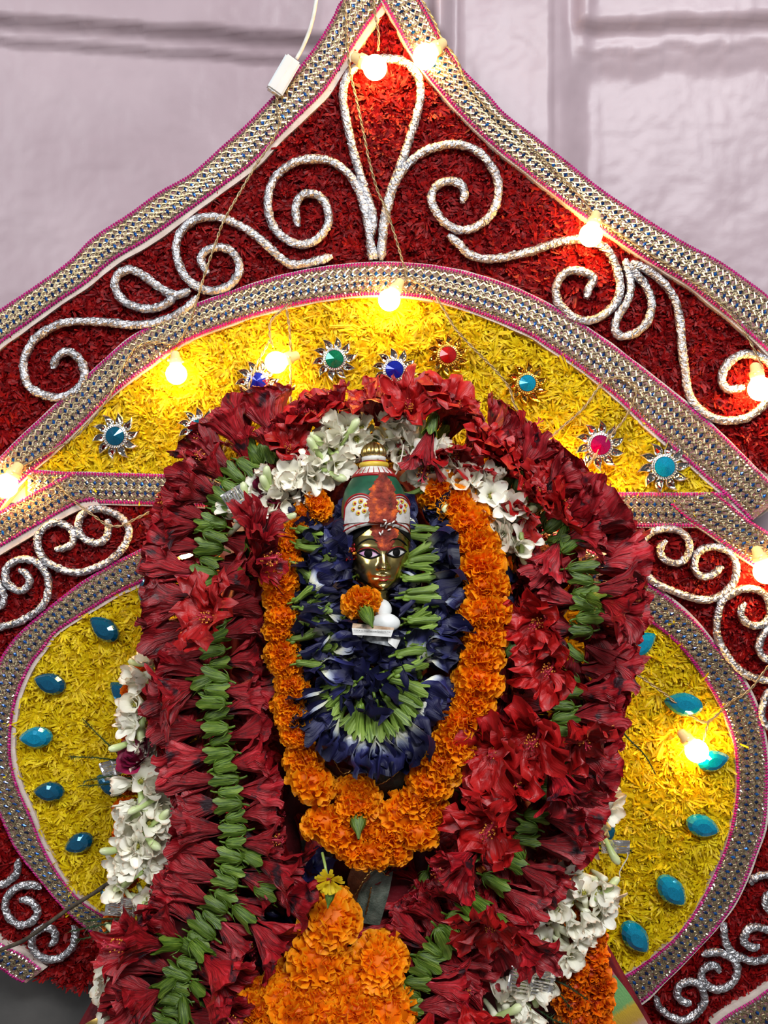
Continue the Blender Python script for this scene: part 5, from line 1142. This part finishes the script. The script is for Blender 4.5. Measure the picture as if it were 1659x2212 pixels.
# ear ornament at the left cheek
b = MB()
for k in range(26):
    c = HW_(-66 + R.uniform(-9, 9), -22 + R.uniform(-8, 5), 5 + R.uniform(-20, 16)); V, F = blob(c, tuple(R.uniform(1.5, 4) * UH for _ in range(3)), 6, 4); b.add(V, F, 0 if R.random() < .75 else 1)
o = b.obj('ear_ornament', [M['redpaint'], M['anther']], idol); o['label'] = 'ragged red ear ornament'

# dress: a wide silk cone under the garlands
hwt = [(1010, 90), (1080, 190), (1150, 270), (1330, 335), (1500, 345), (1700, 385), (2000, 500), (2212, 620), (2420, 735)]
ddt = [(1010, .04), (1150, .045), (1330, .055), (1700, .062), (2000, .066), (2212, .072), (2420, .08)]
ys = np.linspace(1010, 2420, 76); nu = 61; V = []; U = []
for y in ys:
    for i in range(nu):
        u = math.pi * i / (nu - 1); fold = .004 * math.sin(u * 34 + y * .004) * min(1, (y - 1000) / 300)
        d_ = .016 + interp(y, ddt) * math.sin(u) ** .8 + fold
        V.append(P(790 - interp(y, hwt) * math.cos(u), y, max(.012, d_))); U.append((i / nu, (y - 1010) / 1410))
sari = obj('dress', V, [f[::-1] for f in grid_faces(nu, len(ys))], M['sari'], idol, True, U); sari['label'] = 'dark maroon silk dress spread wide'
def strip(name, pts, wd, d, m, parent, nw=5, side=1, lift=0):
    C = catmull(pts, 6); V = []; U = []; N = len(C)
    for i, (x, y) in enumerate(C):
        t = C[min(i + 1, N - 1)] - C[max(i - 1, 0)]; t = t / np.linalg.norm(t); nx_, ny_ = -t[1] * side, t[0] * side
        for j in range(nw):
            w = j / (nw - 1); V.append(P(x + nx_ * wd * w, y + ny_ * wd * w, d + .003 * math.sin(w * 3) + .0015 * math.sin(i * .25))); U.append((w, i / (N - 1)))
    return obj(name, V, grid_faces(nw, N), m, parent, True, U)
o = strip('printed_border', [(1262, 2015), (1290, 2045), (1325, 2100), (1362, 2150), (1400, 2212), (1425, 2262)], 95, .052, M['border'], idol); o['label'] = 'printed border in green, pink, yellow and orange'
strip('gold_border', [(165, 2225), (195, 2205), (230, 2192), (290, 2180)], 40, .052, M['gold'], idol, 5)
strip('gold_clasp', [(218, 2100), (216, 2135)], 40, .05, M['gold'], idol, 4, -1)
# central panels of the dress with gold cords
def panel(name, pts, d, m):
    c = np.mean(pts, axis=0); V = [P(c[0], c[1], d + .004)] + [P(x, y, d) for x, y in pts]; n = len(pts)
    return obj(name, V, [(0, 1 + (k + 1) % n, 1 + k) for k in range(n)], m, idol)
panel('brown_panel', [(770, 1840), (860, 1840), (850, 1880), (810, 1900), (780, 1960), (755, 1950), (750, 1900)], .100, M['silkbrown'])
panel('green_panel', [(800, 1880), (850, 1880), (840, 1930), (820, 2000), (760, 1990), (775, 1930)], .103, M['silkgreen'])
panel('green_panel', [(650, 1815), (700, 1810), (720, 1850), (690, 1880), (655, 1860)], .100, M['silkgreen'])
panel('green_panel', [(780, 1680), (880, 1660), (870, 1700), (830, 1725), (790, 1715)], .112, M['silkgreen'])
panel('brown_panel', [(700, 1650), (790, 1670), (790, 1720), (720, 1700)], .112, M['silkbrown'])
def cord(pts, d, r=1.6):
    C = catmull(pts, 2.5); V, F = tube([P(x + math.sin(i * 1.6) * .9, y + math.cos(i * 1.6) * .9, d) for i, (x, y) in enumerate(C)], r * S, 5); obj('gold_cord', V, F, M['gold'], idol)
cord([(852, 1872), (820, 1872), (795, 1890), (775, 1920), (757, 1950)], .108); cord([(820, 1875), (832, 1888), (842, 1892)], .109); cord([(802, 1915), (798, 1940), (790, 1975)], .110)
cord([(700, 1655), (730, 1680), (770, 1690), (800, 1700)], .118); cord([(720, 1640), (740, 1670), (760, 1665)], .118); cord([(790, 1650), (800, 1690), (830, 1690), (880, 1650)], .118)
cord([(800, 1440), (812, 1442), (822, 1436)], .125, 2.5)
# torso between face and garland
V = []; 
for y in np.linspace(1265, 1700, 30):
    hw = interp(y, [(1265, 30), (1300, 85), (1360, 110), (1500, 115), (1700, 110)]); dp = interp(y, [(1265, .11), (1300, .112), (1450, .115), (1700, .108)])
    for i in range(25):
        u = math.pi * i / 24; V.append(P(812 - hw * math.cos(u), y, .05 + (dp - .05) * math.sin(u) ** .7))
obj('bodice', V, [f[::-1] for f in grid_faces(25, 30)], M['sari'], idol)
# plinth below the frame
obj('plinth', *lathe([(.001, 0), (.26, 0), (.27, .01), (.27, .03), (.25, .05), (.25, .09), (.001, .09)], 40, Matrix.Translation((HC_.x, -.06, .06)) @ Matrix.Diagonal((1.1, .20, 1, 1))), M['wood'], idol)

# offerings in front of the chest
of = tag(empty('marigold', P(782, 1305, .16)), 'single orange marigold with green base lying below the chin', 'flower', kind='thing')
o = put('petal_head', MG[1], of, TM(of, P(781, 1303, .156), axis(100, -48), 0, (.86, .86, .74))); put('green_base', SEP, of, TM(of, P(786, 1312, .160), axis(118, -52), 0, (.78, .78, .85)))
for q, (x, y, d, r, lb) in enumerate([(826, 1316, .150, (20, 16, 22), 'tall white sugar sweet standing behind the loose marigold'), (832, 1345, .158, (33, 18, 20), 'flat domed white sugar sweet resting on the folded newspaper')]):
    V, F = blob((0, 0, 0), tuple(k * PX(d) for k in r), 24, 14); V = [v * (1 + .07 * noise.noise(v * 90 + Vector((q * 5, 0, 0)))) for v in V]
    o = put('sugar_sweet', mesh('sugar_sweet', V, F, M['sweet'])); o.location = P(x, y, d); tag(o, lb, 'sweet', kind='thing')
np_ = tag(empty('folded_newspaper', P(806, 1378, .158)), 'folded scrap of newspaper with a printed copyright line under the sweets', 'newspaper', kind='thing')
def sheet(name, quad, d0, d1, m, bend=.003):
    (ax_, ay), (bx, by), (cx, cy), (dx, dy) = quad; V = []
    for i in range(13):
        u = i / 12
        for j in range(5):
            v = j / 4; x = (ax_ + (bx - ax_) * u) * (1 - v) + (dx + (cx - dx) * u) * v; y = (ay + (by - ay) * u) * (1 - v) + (dy + (cy - dy) * u) * v
            V.append(P(x, y, d0 + (d1 - d0) * v + bend * math.sin(u * 3.1) + .0008 * noise.noise((u * 4, v * 3, ay))))
    return obj(name, V, grid_faces(5, 13), m, np_)
sheet('top_fold', [(762, 1346), (852, 1356), (850, 1362), (760, 1358)], .166, .168, M['papertan'])
sheet('printed_fold', [(760, 1357), (850, 1361), (845, 1376), (762, 1371)], .168, .169, M['paper'])
sheet('dark_fold', [(768, 1372), (862, 1372), (852, 1398), (800, 1388)], .158, .164, M['paperdark'])
sheet('corner_fold', [(838, 1366), (866, 1380), (856, 1402), (838, 1388)], .160, .165, M['paper'])
fc = bpy.data.curves.new('printed_line', 'FONT'); fc.body = '\u00a92024 by King Features Syndicate, Inc.'; fc.size = 10.3 * PX(.169); fc.align_x = 'CENTER'; fc.align_y = 'CENTER'; fc.extrude = 0.00003; fc.materials.append(M['ink'])
fo = bpy.data.objects.new('printed_line', fc); COL.objects.link(fo); fo.parent = np_; fo.rotation_euler = (math.pi / 2, math.radians(2.6), 0); fo.location = P(804, 1363.5, .1722) - wloc(np_)
bpy.context.view_layer.update(); w_ = fo.dimensions.x
if w_ > 0: fc.size *= 80 * PX(.1722) / w_
bpy.context.view_layer.update()
tm = bpy.data.meshes.new_from_object(fo.evaluated_get(bpy.context.evaluated_depsgraph_get())); T_ = fo.matrix_local.copy(); bpy.data.objects.remove(fo)
if not tm.materials: tm.materials.append(M['ink'])
put('printed_line', tm, np_, T_)
